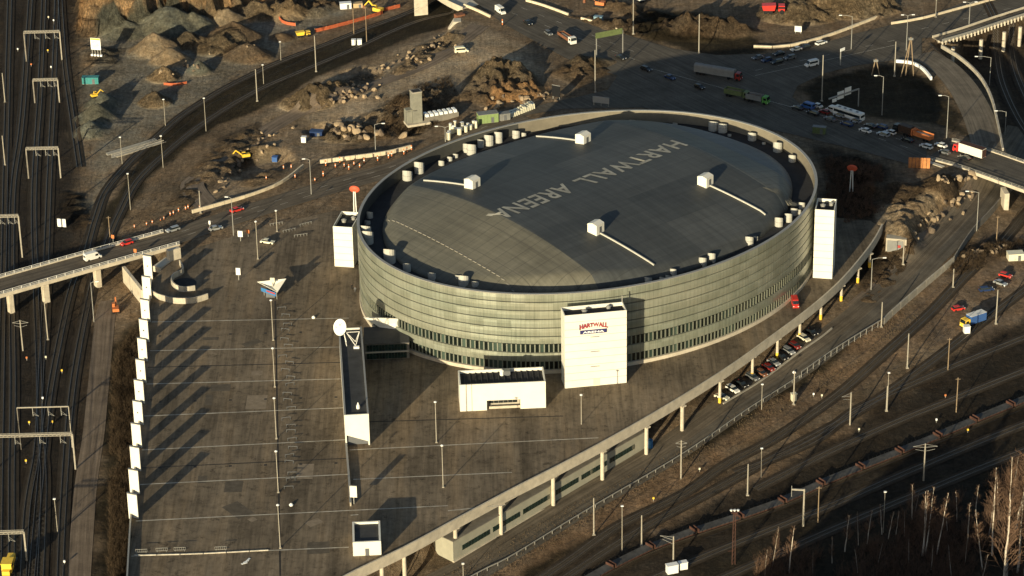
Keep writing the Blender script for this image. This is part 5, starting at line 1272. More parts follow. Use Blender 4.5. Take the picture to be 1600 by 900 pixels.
# ------------------------------------------------------------------ lamp posts, poles and railway masts
def pole(kind, px, py, pt, label, a=0.0, arm=None, z=None):
    p = T(px, py) if z is None else G(px, py, z); H = top_z(p, pt) - p.z
    nm, cat = {'plaza': ('lamp_post', 'lamp post'), 'street': ('street_lamp', 'street lamp'), 'double': ('street_lamp', 'street lamp'), 'wood': ('wooden_pole', 'pole'), 'conc': ('catenary_mast', 'railway mast'),
               'bracket': ('catenary_mast', 'railway mast'), 'yard': ('yard_lamp', 'lamp post'), 'signal': ('signal_post', 'signal'), 'ell': ('catenary_mast', 'railway mast')}[kind]
    t = thing(nm, label, cat, p, R(a)); 
    if kind == 'plaza':
        MB().cyl((0,0,0), .15, H, 8, .10).build('post', 'pole_grey', t); MB().lathe((0,0,H), [(.12,0),(.42,.1),(.42,.28),(.1,.45)], 10).build('lamp_head', 'lamp_white', t); MB().box((0,0,0),(.6,.6,.35)).build('foot', 'pole_grey', t)
    elif kind in ('street', 'double'):
        n = (1,) if kind == 'street' else (1, -1); al = arm or 2.4
        MB().cyl((0,0,0), .16, H - .4, 8, .09).build('post', 'galvanised', t)
        for s in n:
            MB().bar((0,0,H-.5), (s*al*.5,0,H-.05), .12).bar((s*al*.5,0,H-.05), (s*al,0,H), .11).build('arm', 'galvanised', t)
            MB().box((s*(al+.35),0,H-.12), (1.1,.42,.24)).build('lamp_head', 'lamp_white', t)
    elif kind == 'wood': MB().cyl((0,0,-.3), .17, H + .3, 8, .12).build('post', 'wood_pole', t); MB().bar((-.7,0,H-.5),(.7,0,H-.5),.12).build('cross_arm', 'wood_pole', t)
    elif kind == 'conc':
        MB().cyl((0,0,-.3), .23, H + .3, 8, .16).build('post', 'pole_grey', t); MB().box((0,0,-.2),(.8,.8,.5)).build('footing', 'pole_grey', t)
    elif kind == 'bracket':
        MB().cyl((0,0,-.3), .24, H + .3, 8, .18).build('post', 'pole_grey', t)
        b = MB(); 
        for s in (1, -1) if arm and arm < 0 else (1,): b.bar((0,0,H-1.2),(s*abs(arm or 3),0,H-.9),.09).bar((0,0,H-.2),(s*abs(arm or 3),0,H-.9),.07).bar((0,0,H-2.4),(s*abs(arm or 3)*.8,0,H-1.8),.07)
        b.build('bracket', 'galvanised', t)
    elif kind == 'ell':
        MB().cyl((0,0,-.3), .3, H + .3, 8, .24).build('post', 'pole_grey', t); MB().bar((0,0,H-.3),(arm,0,H-.1),.42).build('beam', 'pole_grey', t)
        MB().bar((arm,0,H+1),(arm,0,H-2.4),.12).build('hanger', 'galvanised', t)
    elif kind == 'yard':
        MB().cyl((0,0,-.3), .12, H + .3, 8, .08).build('post', 'pole_grey', t); MB().box((0,-.2,H-.1), (.7,.5,.25)).build('lamp_head', 'lamp_white', t)
    return t
PL = [
 ('plaza',427,532,470,'slim grey deck lamp, uppermost of the line by the kiosk'),('plaza',429.5,605,545,'slim grey deck lamp, second in the line below the kiosk'),('plaza',432,686,623,'slim grey deck lamp in the middle of the line on the deck'),
 ('plaza',435,770,706,'slim grey deck lamp, second from the lower end of the deck line'),('plaza',438,857,790,'slim grey deck lamp at the lower end of the deck line'),
 ('plaza',682,692,629,'tall forecourt lamp beside the white pavilion'),('plaza',692.5,762,697,'tall forecourt lamp on the painted line above the beam'),('plaza',908.5,681,618,'tall forecourt lamp under the signed stair tower'),
 ('plaza',403,405,347,'lamp on the plaza between the cream car and the white notice board'),('street',486.5,304,248,'street lamp with two heads by the barrier works',180,1.6),('street',587,239,193,'street lamp behind the striped cones',0,2.6),
 ('double',696,222,197,'street lamp with long arms close behind the arena rim',0,2.6),('plaza',433,362,330,'short post in the bicycle stands on the plaza'),
 ('yard',255,262,212,'lamp post on the track edge below the gravel heaps'),('yard',322,205,153,'lamp post at the bend of the curved tracks'),('yard',204,328,271,'lamp post between the curved tracks and the grey heap'),('yard',191,256,214,'thin lamp post beside the stacked rails'),
 ('yard',258.5,197,155,'thin lamp post above the stacked rails'),('conc',402,158,108,'grey mast beside the curved tracks'),('conc',494,112,56,'tall mast beside the two white cabinets'),('wood',573,66,10,'tall dark pole by the orange fence'),
 ('wood',553,53,12,'dark pole left of the tall one at the orange fence'),('yard',412,131,101,'short lamp post by the gravel path edge'),('yard',439,95,65,'lamp post on the haul road'),('conc',313.5,333,298,'short mast beside the slip road cones'),
 ('street',365,368,308,'street lamp at the plaza road, beside the red car',170,1.2),('wood',172,371,338,'short post under the bridge railing by the tracks'),
 ('conc',989.5,53,-6,'tall grey pole beside the white mound at the road works'),('conc',1092,83,22,'tall grey pole on the dark grass island'),('conc',930,144,78,'tall grey pole in the shade before the crossing'),
 ('street',1330,77,24,'street lamp with long arm over the crossing, by the white estate',175,4),('conc',1462,27,-8,'tall pole behind the ribbed bridge approach'),('double',1416,79,23,'tall lamp with two heads at the ramp entrance',0,1.6),
 ('conc',1397.5,119,65,'pale pole on the dark grass near the leaning poles'),('street',1378,180,118,'street lamp on the dark grass island with arm to one side',178,2.4),('street',1479,216,149,'lit street lamp standing by the bridge approach',178,2.6),
 ('street',1546,133,88,'street lamp inside the bend of the ramp',178,5),('street',1570,211,173,'street lamp below the ramp wall',178,3.2),('conc',1284,158,86,'tall pole at the crossing kerb beside the sign frame'),('double',1514,40,3,'lamp with two heads on the ribbed bridge',0,1.8),
 ('street',1526,361,299,'street lamp on the lower road beside the bridge pier',175,3.4),('street',1361,454,403,'street lamp with curved arm beside the deck columns',0,3.4),('conc',1411,413,376,'slim pale pole before the rock cutting'),('conc',1489,449,420,'short concrete pole at the end of the guard rail'),
 ('conc',1377,511,472,'concrete pole where the guard rail turns'),('conc',1417.5,575,521,'concrete pole between the bank and the tracks'),('wood',1481,579,528,'brown pole in the middle of the yard tracks'),('conc',1556,506,453,'concrete pole beside the yellow cabbed lorry'),
 ('wood',1557,376,337,'pole under the bridge by the pier'),('yard',1386,643,582,'lamp mast among the sidings, first after the bank'),('conc',1385,642,603,'short mast right beside the siding lamp'),('wood',1494,644,590,'rusty brown mast in the sidings'),
 ('bracket',1328,664,613,'mast with bracket near the bank foot',200,3),('bracket',1443,751,693,'concrete mast with two arms in front of the flat wagons',0,-3.4),('ell',1255,822,764,'pale angled railway portal post in front of the wagons',178,3.4),('wood',1278,816,760,'thin dark pole beside the pale angled post'),
 ('yard',1380,832,768,'lit yard lamp in front of the birch wood'),('bracket',1064,748,688,'mast with cross arms on the bank below the column',0,-1.6),('conc',928,836,778,'concrete mast on the bank near the lower edge'),('yard',972,861,790,'thin lamp mast below the bank'),
 ('conc',1002.5,853,805,'concrete post between the tracks by the rail lamp'),('conc',1168,774,725,'concrete post between sidings, left of the lamp with a cabinet'),('yard',1189,746,700,'lamp mast with small cabinet among the sidings'),('bracket',1052,885,838,'mast beside the two white cabinets at the lower edge',150,4),
 ('street',147,503,440,'lamp post under the left bridge beside the track',0,1.6),('conc',75,531,472,'pale mast under the left bridge'),('bracket',36,548,500,'mast with wires below the left bridge pier',0,-2.4),('yard',90,831,779,'lamp mast in the dark yard near the lower left gantry'),
 ('yard',630,905,868,'short lamp by the lower end of the edge beam'),('conc',1240,632,580,'mast base box beside the guard rail, above the bank'),('yard',1190,640,600,'thin mast on the guard rail line'),('conc',8,160,114,'pale mast at the left picture edge, upper'),('conc',8,258,212,'pale mast at the left picture edge, lower of two'),
 ('yard',724,905,880,'small lit lamp at the end of the service building'),
]
for r in PL: pole(*r[:5], a=r[5] if len(r) > 5 else 0, arm=r[6] if len(r) > 6 else None)
# railway gantries in the dark yard
def gantry(x0, x1, yb, yt, xfoot, label, thin=False, drops=(.3, .6, .85)):
    """portal: right foot (xfoot, yb), beam at image height yt from x0 to x1"""
    p = T(xfoot, yb); H = top_z(p, yt) - p.z; w_ = (x1 - x0) / 5.4; t = thing('railway_gantry', label, 'railway gantry', p, R(1))
    s = .22 if thin else .42
    MB().bar((0,0,-.3), (0,0,H), s).build('leg', 'pole_grey', t); MB().bar((-w_,0,-.3), (-w_,0,H), s).build('leg', 'dark_concrete', t)
    b = MB()
    if thin: b.bar((-w_,0,H), (0,0,H), .3)
    else:
        for yy in (-.35,.35): b.bar((-w_,yy,H-.3), (0,yy,H-.3), .16).bar((-w_,yy,H+.35), (0,yy,H+.35), .16)
        n = int(w_/1.1)
        for i in range(n): b.bar((-w_+w_*i/n,-.35,H-.3), (-w_+w_*(i+1)/n,-.35,H+.35), .09).bar((-w_+w_*i/n,-.35,H+.35), (-w_+w_*i/n,.35,H+.35), .09)
    b.build('beam', 'pole_grey', t)
    for d in drops:
        x = -w_*(1-d); MB().bar((x,0,H), (x,0,H-2.8), .14).bar((x,0,H-2.2), (x+1.6,0,H-2.9), .07).bar((x,0,H-1.4), (x+1.6,0,H-2.9), .06).build('hanger', 'galvanised', t)
gantry(23, 95, 94, 49, 97, 'railway gantry uppermost in the dark yard')
gantry(42, 90, 160, 124, 93, 'short railway gantry second from the top in the dark yard')
gantry(33, 92, 278, 231, 95, 'railway gantry beside the gravel field, third from the top')
gantry(-14, 32, 402, 337, 35, 'railway gantry above the left bridge at the picture edge')
gantry(-10, 113, 733, 678, 118, 'wide railway gantry spanning the whole dark yard')
gantry(33, 111, 700, 635, 113, 'thin railway gantry just behind the wide one', True)
gantry(-20, 35, 877, 831, 42, 'railway gantry nearest the yellow engine', False, (.6,))
# overhead contact wires
def wire(pts, label, h=6.2):
    P = [T(a, b) + Vector((0, 0, h)) for a, b in pts]; o = P[len(P)//2].copy(); t = thing('contact_wire', label, 'overhead wire', o); mb = MB()
    for a, b in zip(P, P[1:]): mb.bar(a - o, b - o, .05)
    mb.build('wire', 'black_paint', t)
# red floodlight mast
p = T(1146, 881); H = top_z(p, 800) - p.z; t = thing('floodlight_mast', 'red lattice floodlight mast with white lamps beside the flat wagons', 'floodlight mast', p)
b = MB()
for x, y in ((-.4,-.4),(.4,-.4),(.4,.4),(-.4,.4)): b.bar((x,y,0), (x*.6,y*.6,H), .12)
n = int(H/1.3)
for i in range(n): z0, z1 = H*i/n, H*(i+1)/n; b.bar((-.4,-.4,z0),(.35,-.35,z1),.07).bar((.4,-.4,z0),(.35,.35,z1),.07)
b.build('lattice', 'rust_red', t); MB().box((0,0,H),(1.8,1.4,.2)).build('platform', 'rust_red', t)
for x in (-.9, 0, .9): MB().lathe((x,-.5,H+.5),[(.2,0),(.36,.3),(.36,.5)],8).build('floodlight', 'lamp_white', t)
MB().bar((0,0,H*.25),(-1.6,0,H*.25),.1).build('bracket', 'rust_red', t)
# leaning and paired wooden poles
for (px, py, pt, dx, lab) in [(1367,118,92,0,'a pair of short leaning wooden poles at the crossing kerb'),(1420,118,58,1,'tripod of tall wooden poles by the ramp fence')]:
    p = T(px, py); H = top_z(p, pt) - p.z; t = thing('pole_group', lab, 'pole', p)
    MB().bar((-1.2,0,0),(0,0,H),.3).build('pole', 'wood_pole', t); MB().bar((1.6,-.6,0),(0.2,0,H),.3).build('pole', 'wood_pole', t)
    if dx: MB().bar((-3.0,-1,0),(0,.2,H-1),.26).build('pole', 'wood_pole', t)
    MB().box((.1,0,H-1),(1.6,1.0,.8)).build('transformer', 'tarp_grey', t)

# ------------------------------------------------------------------ signs
def board(px, py, label, w_, h_, z0, m='lamp_white', a=-15, legs=2, frame=True, name='sign_board', cat='sign', z=None):
    p = T(px, py) if z is None else G(px, py, z); t = thing(name, label, cat, p, R(a))
    MB().box((0,0,z0), (w_,.22,h_)).build('panel', m, t)
    if frame:
        f = MB(); 
        f.box((0,0,z0+h_+.003),(w_+.1,.3,.12)); f.build('frame', 'galvanised', t)
    for i in range(legs): x = 0 if legs == 1 else (-w_/2+.3 + i*(w_-.6)/(legs-1)); MB().bar((x,.2,-.2),(x,.2,z0+h_*.7),.2).build('leg', 'galvanised', t)
    return t
t = board(151, 87, 'big white construction notice board with a yellow heading, on white legs by the gravel heaps', 3.9, 4.6, 2.4, a=-14, legs=4)
MB().box((0,-.13,6.3),(3.7,.06,.6)).build('heading', 'yellow_paint', t)
f = MB()
for i, wl_ in enumerate((2.6, 3.1, 2.2, 2.9, 2.4, 1.8)): f.box((0,-.13,5.6-i*.5),(wl_,.05,.14))
for i, wl_ in enumerate((2.6, 3.1, 2.2, 2.9, 2.4, 1.8)): MB().box((0,-.13,5.6-i*.5),(wl_,.05,.13)).build('text_line', 'grey_paint', t)
for x in (-1.8,-.6,.6,1.8): MB().box((x,.2,-.2),(.8,.8,.7)).build('footing', 'lamp_white', t)
board(376, 377, 'white notice board on one leg near the plaza road', 1.6, 2.0, 1.6, a=-10, legs=1, z=0)
board(373, 438, 'white notice board on one leg above the round ramp', 1.4, 2.3, 1.9, a=-10, legs=1, z=0)
board(553, 788, 'white notice board on a short leg at the low wall end', 1.9, 3.4, 2.2, 'white_panel', a=-8, legs=1, z=0)
board(97, 356, 'white cabinet board by the tracks above the bridge', 2.9, 2.8, .4, 'lamp_white', a=-12, legs=0)
board(328, 357, 'small white traffic sign on the plaza near the bridge', .6, 1.2, 1.5, a=-10, legs=1, z=0)
# overhead direction sign at the sunlit road
def overhead(a, b, pt, label, panels, m='galvanised'):
    A, B = G(*a, 0), G(*b, 0); d = B - A; L = d.length; ang = math.atan2(d.y, d.x); H = top_z(A, pt) ; t = thing('sign_gantry', label, 'sign gantry', A, ang)
    MB().bar((0,0,0),(0,0,H),.28).build('leg', m, t)
    if panels[0]: MB().bar((L,0,0),(L,0,H),.28).build('leg', m, t)
    MB().bar((0,0,H-.2),(L,0,H-.2),.3,.5).build('beam', m, t)
    for x0, x1, z0, z1, mm in panels[1]: MB().box(((x0+x1)/2,-.3,H+z0),(x1-x0,.15,z1-z0)).build('sign_panel', mm, t)
overhead((932,92),(973,84), 55, 'green-backed overhead sign gantry across the sunlit road', (True, [(-.5, 10.5, -1.2, 1.0, 'dull_green')]))
overhead((1341,166),(1294,182), 138, 'overhead sign arm with pale panels over the queue of cars', (False, [(3.5,6.5,-1.2,1.6,'white_paint'),(7.0,10,-1.8,1.0,'white_paint'),(10.4,12.4,-2.2,-1.0,'white_paint')]))
overhead((1313,102),(1318,100), 77, 'small direction sign on the traffic island of the crossing', (False, [(-.6,1.8,-.7,.4,'lamp_white')]))
board(939, 166, 'pair of blank blue-white boards on legs close behind the arena rim', 6.0, 2.2, 1.2, 'silver_paint', a=-20, legs=3, z=0)
board(869, 155, 'dark framed poster board by the road behind the arena', 3.2, 4.2, 1.0, 'black_paint', a=-30, legs=2, z=0)
board(1247, 52, 'white board on the kerb of the pale rock road', 2.6, 2.2, .6, 'white_paint', a=-15, legs=2, z=0)
# red ball signs on posts
for (px, py, pt, zz, lab) in [(556,330,292,0,'red oval sign on a forked white post behind the low stair tower'),(1330,300,259,0,'red oval sign on a white post in the shade beyond the arena')]:
    p = G(px, py + 22, zz) if px < 600 else T(px, py); H = top_z(p, pt) - p.z; t = thing('advertising_sign', lab, 'sign', p, R(-15))
    MB().bar((-.5,0,0),(-.25,0,H-1.6),.3).bar((.5,0,0),(.25,0,H-1.6),.3).build('post', 'white_paint', t)
    ov = MB().lathe((0,0,0),[(.1,0),(.9,.1),(1.2,.35),(.9,.6),(.1,.7)],16)
    o = ov.build('oval', 'red_glow', t); o.rotation_euler = (R(90), 0, 0); o.scale = (1.45, 1.0, 1.0); o.location = (0, .5, H - .9); MB().add([(-.9,-.02-.1,H-1.05),(.9,-.12,H-1.05),(.9,-.12,H-.8),(-.9,-.12,H-.8)],[(0,1,2,3)]).build('stripe', 'lamp_white', t)

for pts, lab in [([(20,900),(20,600),(20,300),(43,67)],'overhead wire above the second track of the dark yard'),([(58,700),(61,600),(53,300),(63,133),(68,0)],'overhead wire above the track under the gantry middles'),([(60,900),(62,640),(76,300),(90,0)],'overhead wire above the track by the gantry masts'),
  ([(60,860),(113,452),(152,340),(247,213),(402,114),(640,20)],'overhead wire above the outer curving track'),([(98,860),(143,450),(215,283),(330,185),(560,74),(655,33)],'overhead wire above the inner curving track'),
  ([(883,880),(1067,773),(1220,680),(1420,520),(1560,380)],'overhead wire above the track at the bank foot'),([(990,835),(1200,720),(1450,570),(1600,450)],'overhead wire above the track before the wagons'),([(1100,870),(1300,790),(1450,725),(1600,665)],'overhead wire above the dark track in front of the wagons')]: wire(pts, lab, 5.6)
mat('orange_net', (.45, .11, .045), .8, .25, .8)
mat('rust_orange', (.48,.20,.07), .8, .3, .6)
mat('green_paint_pale', (.22,.30,.12), .6, .1, 1); mat('sand_box', (.50,.36,.20), .7, .2, 1); mat('sign_blue_pale', (.18,.28,.34), .6, .1, 1)
# ------------------------------------------------------------------ railings, barriers, fences
def fence_line(pts, label, h=1.1, step=3.0, name='guard_rail', cat='guard rail', m='galvanised', off=0, z=None, mesh=False, postm=None):
    P = path(pts, z, step)
    if z is None:
        for p in P: p.z = hz_s(p.x, p.y)
    o = P[len(P)//2].copy(); o.z = 0; t = thing(name, label, cat, o); Q = [p - o for p in P]; mb = MB(); ps = MB()
    for i in range(len(Q) - 1):
        mb.bar(Q[i] + Vector((0,0,h)), Q[i+1] + Vector((0,0,h)), .12, .3)
        if mesh: mb.bar(Q[i] + Vector((0,0,h*.35)), Q[i+1] + Vector((0,0,h*.35)), .07)
    mb.build('rail', m, t)
    for q in Q[::1]: ps.bar(q - Vector((0,0,.3)), q + Vector((0,0,h)), .14)
    if len(Q) <= 90:
        for q in Q: MB().bar(q - Vector((0,0,.3)), q + Vector((0,0,h)), .14).build('post', postm or m, t)
    else: ps.build('post', postm or m, t, kind='stuff')
    return t
fence_line([(560,985),(660,945),(760,893),(800,873),(933,792),(1083,703),(1180,636),(1250,591)], 'steel guard rail along the bank of the lower road', 1.1, 3.6)
fence_line([(1252,590),(1299,557),(1380,507)], 'mesh fence with pale posts continuing the guard rail uphill', 2.0, 3.0, 'mesh_fence', 'fence', mesh=True)
def wall_line(pts, label, h, th, m, name='concrete_barrier', cat='barrier', z=None, seg=6.0, block=True, dz=0):
    P = path(pts, z, seg)
    if z is None:
        for p in P: p.z = hz_s(p.x, p.y)
    o = P[len(P)//2].copy(); t = thing(name, label, cat, o)
    for i in range(len(P) - 1):
        a, b = P[i] - o, P[i+1] - o; e = (b - a) * .02
        MB().bar(a + e + Vector((0,0,h/2+dz-.15)), b - e + Vector((0,0,h/2+dz-.15)), th, h + .3).build('block', m, t)
    return t
wall_line([(1380,507),(1430,462),(1490,411)], 'pale retaining wall with a step along the lower road', 2.2, .5, 'concrete', 'retaining_wall', 'wall')
wall_line([(1490,411),(1520,366),(1553,331),(1590,285)], 'dark tall noise wall along the lower road up to the bridge', 2.4, .35, 'dark_concrete', 'retaining_wall', 'wall')
wall_line([(500,254),(540,249),(600,241),(642,231)], 'white plastic barrier row beside the striped cones', 1.1, .6, 'barrier_block', z=0, seg=2.6)
wall_line([(300,332),(350,318),(400,303),(440,286),(474,260)], 'pale barrier blocks along the slip road to the plaza', .9, .5, 'barrier_block', z=0, seg=4)
wall_line([(725,9),(745,17),(766,27)], 'pale barrier at the overpass corner, beside the high white van', .9, .6, 'barrier_block', z=0, seg=3)
wall_line([(822,2),(850,10),(888,24)], 'pale barrier blocks on the far side of the sunlit road', .9, .6, 'barrier_block', z=0, seg=3)
wall_line([(908,30),(926,35)], 'short pale barrier by the blue shelter', .9, .6, 'barrier_block', z=0, seg=3)
wall_line([(948,42),(970,49)], 'short pale barrier before the white mound', .9, .6, 'barrier_block', z=0, seg=3)
wall_line([(1177,74),(1225,74),(1290,58),(1370,28)], 'long pale kerb wall below the pale rock', .9, .7, 'barrier_block', z=0, seg=7)
wall_line([(1392,38),(1440,30),(1500,14),(1560,-2)], 'pale parapet along the far side of the ribbed bridge road', .9, .5, 'barrier_block', z=0, seg=7)
wall_line([(1471,74),(1500,92),(1530,120),(1548,152),(1558,190),(1567,236)], 'curved pale parapet wall of the descending ramp', 1.1, .6, 'concrete', z=0, seg=5)
wall_line([(1400,97),(1425,100),(1443,110),(1455,124)], 'short row of pale blocks at the ramp corner', 1.0, .7, 'lamp_white', z=0, seg=2.4)
wall_line([(1130,632),(1180,602),(1230,566),(1280,530),(1300,514)], 'low pale kerb blocks before the parked cars', .5, .4, 'concrete', seg=3)
wall_line([(209,868),(300,866),(420,860)], 'thin low kerb line across the lower end of the deck', .25, .3, 'line_paint', 'kerb', 'kerb', z=0, seg=6)
# striped warning posts and cones
def cone(px, py, label, h=1.3, z=None):
    p = T(px, py) if z is None else G(px, py, z)
    if 'cone' in _proto: r = dup(_proto['cone'], p, 0, label, 'orange and white warning posts', (1,1,h/1.3)); return r
    t = thing('warning_post', label, 'warning post', p, 0, 'orange and white warning posts'); 
    MB().box((0,0,0),(.6,.6,.12)).build('base', 'rubber', t); MB().box((0,0,.12),(.34,.16,.5)).build('board', 'orange_paint', t); MB().box((0,0,.63),(.34,.16,.25)).build('white_stripe', 'lamp_white', t); MB().box((0,0,.89),(.34,.16,.42)).build('orange_top', 'orange_paint', t)
    t.scale = (1,1,h/1.3); _proto['cone'] = t; return t
conepts = [(509,260,2.2),(524,262,1.6),(531,255,2.4),(538,261,1.6),(545,266,2.2),(553,258,1.4),(562,262,1.6),(569,256,2.2),(590,252,2.2),(607,248,2.2),(612,245,2),(631,242,2.2),(636,238,2),(643,235,2),(461,278,1.4),(505,276,2),(443,264,1.4),(455,263,1.4),(416,280,1.2),(492,283,1.2),(210,356,1.2),(229,352,1.2),(238,349,1.2),(251,345,1.2),(256,343,1.2),(266,337,1.4),(271,335,1.4),(279,331,1.4),(290,328,1.4),(294,326,1.4),(312,326,1.2),(785,40,2.6)]
for px, py, h in conepts:
    cone(px, py, 'orange and white warning post standing by the road works', h, 0 if px > 430 else None)
t = thing('warning_post', 'x', 'warning post'); bpy.data.objects.remove(t)
for px, py, zz, lab in [(177,378,.4,'orange road sign post fixed to the far railing of the left bridge'),(212,400,.4,'orange road sign post on the near railing of the left bridge'),(388,370,0,'orange road sign on the plaza beside the white notice board')]:
    p = G(px, py, zz); t = thing('road_sign', lab, 'road sign', p, R(-20)); MB().bar((0,0,0),(0,0,2.2),.12).build('post', 'galvanised', t); MB().box((0,-.1,1.3),(1.0,.1,1.2)).build('plate', 'orange_paint', t)
# orange safety netting
def netting(pts, label, h=1.5, z=None):
    P = path(pts, z, 2.5)
    if z is None:
        for p in P: p.z = hz_s(p.x, p.y)
    o = P[len(P)//2].copy(); t = thing('safety_fence', label, 'fence', o)
    sweep([p - o for p in P], [(-.08,.1),(.08,.1),(.08,h),(-.08,h)]).build('netting', 'orange_net', t)
    for p in P[::2]: MB().bar(p - o, p - o + Vector((0,0,h+.25)), .14).build('post', 'wood_pole', t)
netting([(492,51),(510,47),(545,38),(580,28),(598,22)], 'long orange safety netting beside the yellow dumper', 1.5)
netting([(436,30),(444,38),(462,41)], 'short orange safety netting among the rubble', 1.3)
netting([(600,18),(612,15),(625,12)], 'orange safety netting next to the excavator at the upper edge', 1.5)
netting([(256,133),(275,134),(292,131)], 'low orange netting at the foot of a gravel heap', 1.0)
# containers, huts, cabinets
def hut(px, py, w_, d_, h_, a, m, label, name='container', cat='container', roofm=None, z=None, door=True):
    p = T(px, py) if z is None else G(px, py, z); t = thing(name, label, cat, p, R(a))
    MB().box((0,0,.1),(w_,d_,h_)).build('body', m, t); MB().box((0,0,h_+.103),(w_+.2,d_+.2,.14)).build('roof', roofm or m, t)
    r = MB()
    if w_ > 4:
        for i in range(int(w_/1.2)): r.box((-w_/2+.6+i*1.2,-d_/2-.03,.3),(.14,.08,h_-.4))
        r.build('ribs', m, t, kind='stuff')
    if door: MB().box((w_*.2,-d_/2-.06,.15),(.95,.06,min(2.0,h_*.8))).build('door', 'grey_paint', t)
    MB().box((0,0,-.3),(w_*.96,d_*.96,.4)).build('base', 'dark_concrete', t); return t
hut(142,130,6.0,2.4,2.4,-2,'teal_paint','teal shipping container at the edge of the gravel field')
hut(762,190,7.0,3.2,3.2,14,'green_paint_pale','green site cabin with a grey roof behind the arena', 'site_cabin', 'site cabin','tarp_grey', z=0)
hut(783,187,6.0,2.4,2.3,16,'tarp_grey','long grey container with a red end next to the green cabin', z=0)
hut(540,13,4.4,2.4,2.2,8,'lamp_white','white container by the excavator at the upper edge')
hut(559,11,3.6,2.4,1.6,8,'sand_box','low sandy container beside the white one')
hut(495,213,4.4,2.6,2.0,-10,'dark_blue_paint','dark blue container half hidden in the rubble pit')
hut(475,222,1.6,1.6,1.8,-10,'lamp_white','small white cabinet beside the dark blue container','cabinet','cabinet',door=False)
hut(430,252,1.8,1.8,1.6,-10,'blue_paint','small blue bin at the haul road corner','cabinet','cabinet',door=False)
for px, lab in ((553,'left one of two white cabinets beside the tall mast'),(562,'right one of two white cabinets beside the tall mast')): hut(px,70,1.6,1.4,2.0,0,'lamp_white',lab,'cabinet','cabinet',door=False)
hut(1050,895,3.0,1.6,2.4,18,'lamp_white','larger white cabinet in front of the wagons at the lower edge','cabinet','cabinet',door=False)
hut(1067,889,2.2,1.4,2.0,18,'lamp_white','smaller white cabinet in front of the wagons at the lower edge','cabinet','cabinet',door=False)
hut(1240,626,1.4,1.2,2.2,20,'cream_paint','pale cabinet on the bank beside the guard rail','cabinet','cabinet',door=False)
hut(935,33,3.2,1.8,1.8,-20,'sign_blue_pale','small blue shelter between pale barriers','shelter','shelter',z=0)
hut(1280,208,4.4,1.8,2.3,-18,'dull_green','bus shelter in the shade close behind the arena','shelter','shelter','tarp_grey',z=0)
hut(1586,405,5.0,3.0,2.2,5,'cream_paint','pale hut among the scrub at the right picture edge','hut','hut')
hut(1510,520,1.8,1.6,2.2,10,'lamp_white','white cabinet in front of the yellow cabbed lorry','cabinet','cabinet',door=False)
hut(1016,700,1.2,1.0,2.4,55,'sign_blue','blue booth beside the column at the end of the service building','cabinet','cabinet',door=False)
# orange clad hoarding at the bridge abutment
p = G(1436, 262, 0); t = thing('hoarding', 'rusty orange hoarding of planks at the bridge abutment', 'hoarding', p, R(-8))
for i in range(6): MB().box((-3+i*1.2,0,-1.6),(1.05,.3,5.2)).build('board', 'rust_orange', t)
MB().box((.0,.3,2.2),(6.6,.25,.4)).build('rail', 'rust', t)
# concrete cooling tower and its row of fans
p = T(651, 190); H = top_z(p, 143) - p.z
t = thing('ventilation_tower', 'slender grey concrete ventilation tower among the rubble', 'tower', p, R(20))
MB().box((0,0,-.5),(3.4,3.0,H+.5)).build('shaft', 'tower_grey', t); MB().box((0,0,H),(3.6,3.2,.3)).build('coping', 'concrete', t); MB().box((-2.9,.3,-.5),(2.2,2.6,H*.5)).build('side_block', 'tower_grey', t); MB().box((0,0,-.5),(8.4,6,.8)).build('plinth', 'pale_concrete', t)
MB().box((0,0,H+.31),(2.8,2.4,.05)).build('opening', 'roof_gutter', t)
p = T(688, 186); t = thing('cooling_unit', 'long row of white rooftop coolers on a dark base beside the concrete tower', 'cooling unit', p, R(22))
MB().box((0,0,0),(12.5,3.6,2.2)).build('base', 'dark_concrete', t)
for i in range(7): MB().box((-5.3+i*1.75,0,2.21),(1.25,3.3,.9),0,.8).build('cooler', 'lamp_white', t)
# stacked pipes / drums behind the arena
k = 0
rng = random.Random(5)
for (px, py) in [(702,213),(707,208),(712,206),(718,210),(723,204),(728,206),(731,200),(735,202),(740,198),(744,200),(704,204),(711,200),(722,198),(701,218)]:
    p = G(px, py, 0); r = rng.uniform(.45,.8); h = rng.uniform(1.4,2.6)
    if 'drum' in _proto: dup(_proto['drum'], p, rng.random()*3, 'cream coloured drum standing among others behind the arena rim', 'cream drums behind the arena', (r/.6, r/.6, h/2.0)); continue
    t = thing('drum', 'cream coloured drum standing among others behind the arena rim', 'drum', p, 0, 'cream drums behind the arena'); MB().cyl((0,0,0),.6,2.0,12).build('body','cream_paint',t); MB().cyl((0,0,2.0),.64,.1,12).build('lid','white_paint',t); _proto['drum'] = t
for i in range(11):
    px, py = 797 + i*3.4, 181 - i*1.35; p = G(px, py, 0); lab = 'cream bale in the stacked line of bales behind the arena'
    if 'bale' in _proto: dup(_proto['bale'], p, R(30 + rng.uniform(-12,12)), lab, 'cream bales behind the arena', (1,1,rng.uniform(.8,1.4))); continue
    t = thing('bale', lab, 'bale', p, R(30), 'cream bales behind the arena'); MB().box((0,0,0),(1.2,3.4,1.4),0,.85).build('wrap','cream_paint',t); MB().box((0,0,.6),(1.26,.3,.86),0,.9).build('band','black_paint',t); _proto['bale'] = t
# stacked rails beside the curved tracks
p = T(213, 232); t = thing('rail_stack', 'stack of spare rails and sleepers beside the curved tracks', 'stack', p, R(38))
for i in range(8): MB().box((rng.uniform(-1,1), -2.4+i*.7, 0),(20,.3,.4+.1*(i%3))).build('rail', 'galvanised' if i%2 else 'concrete', t)
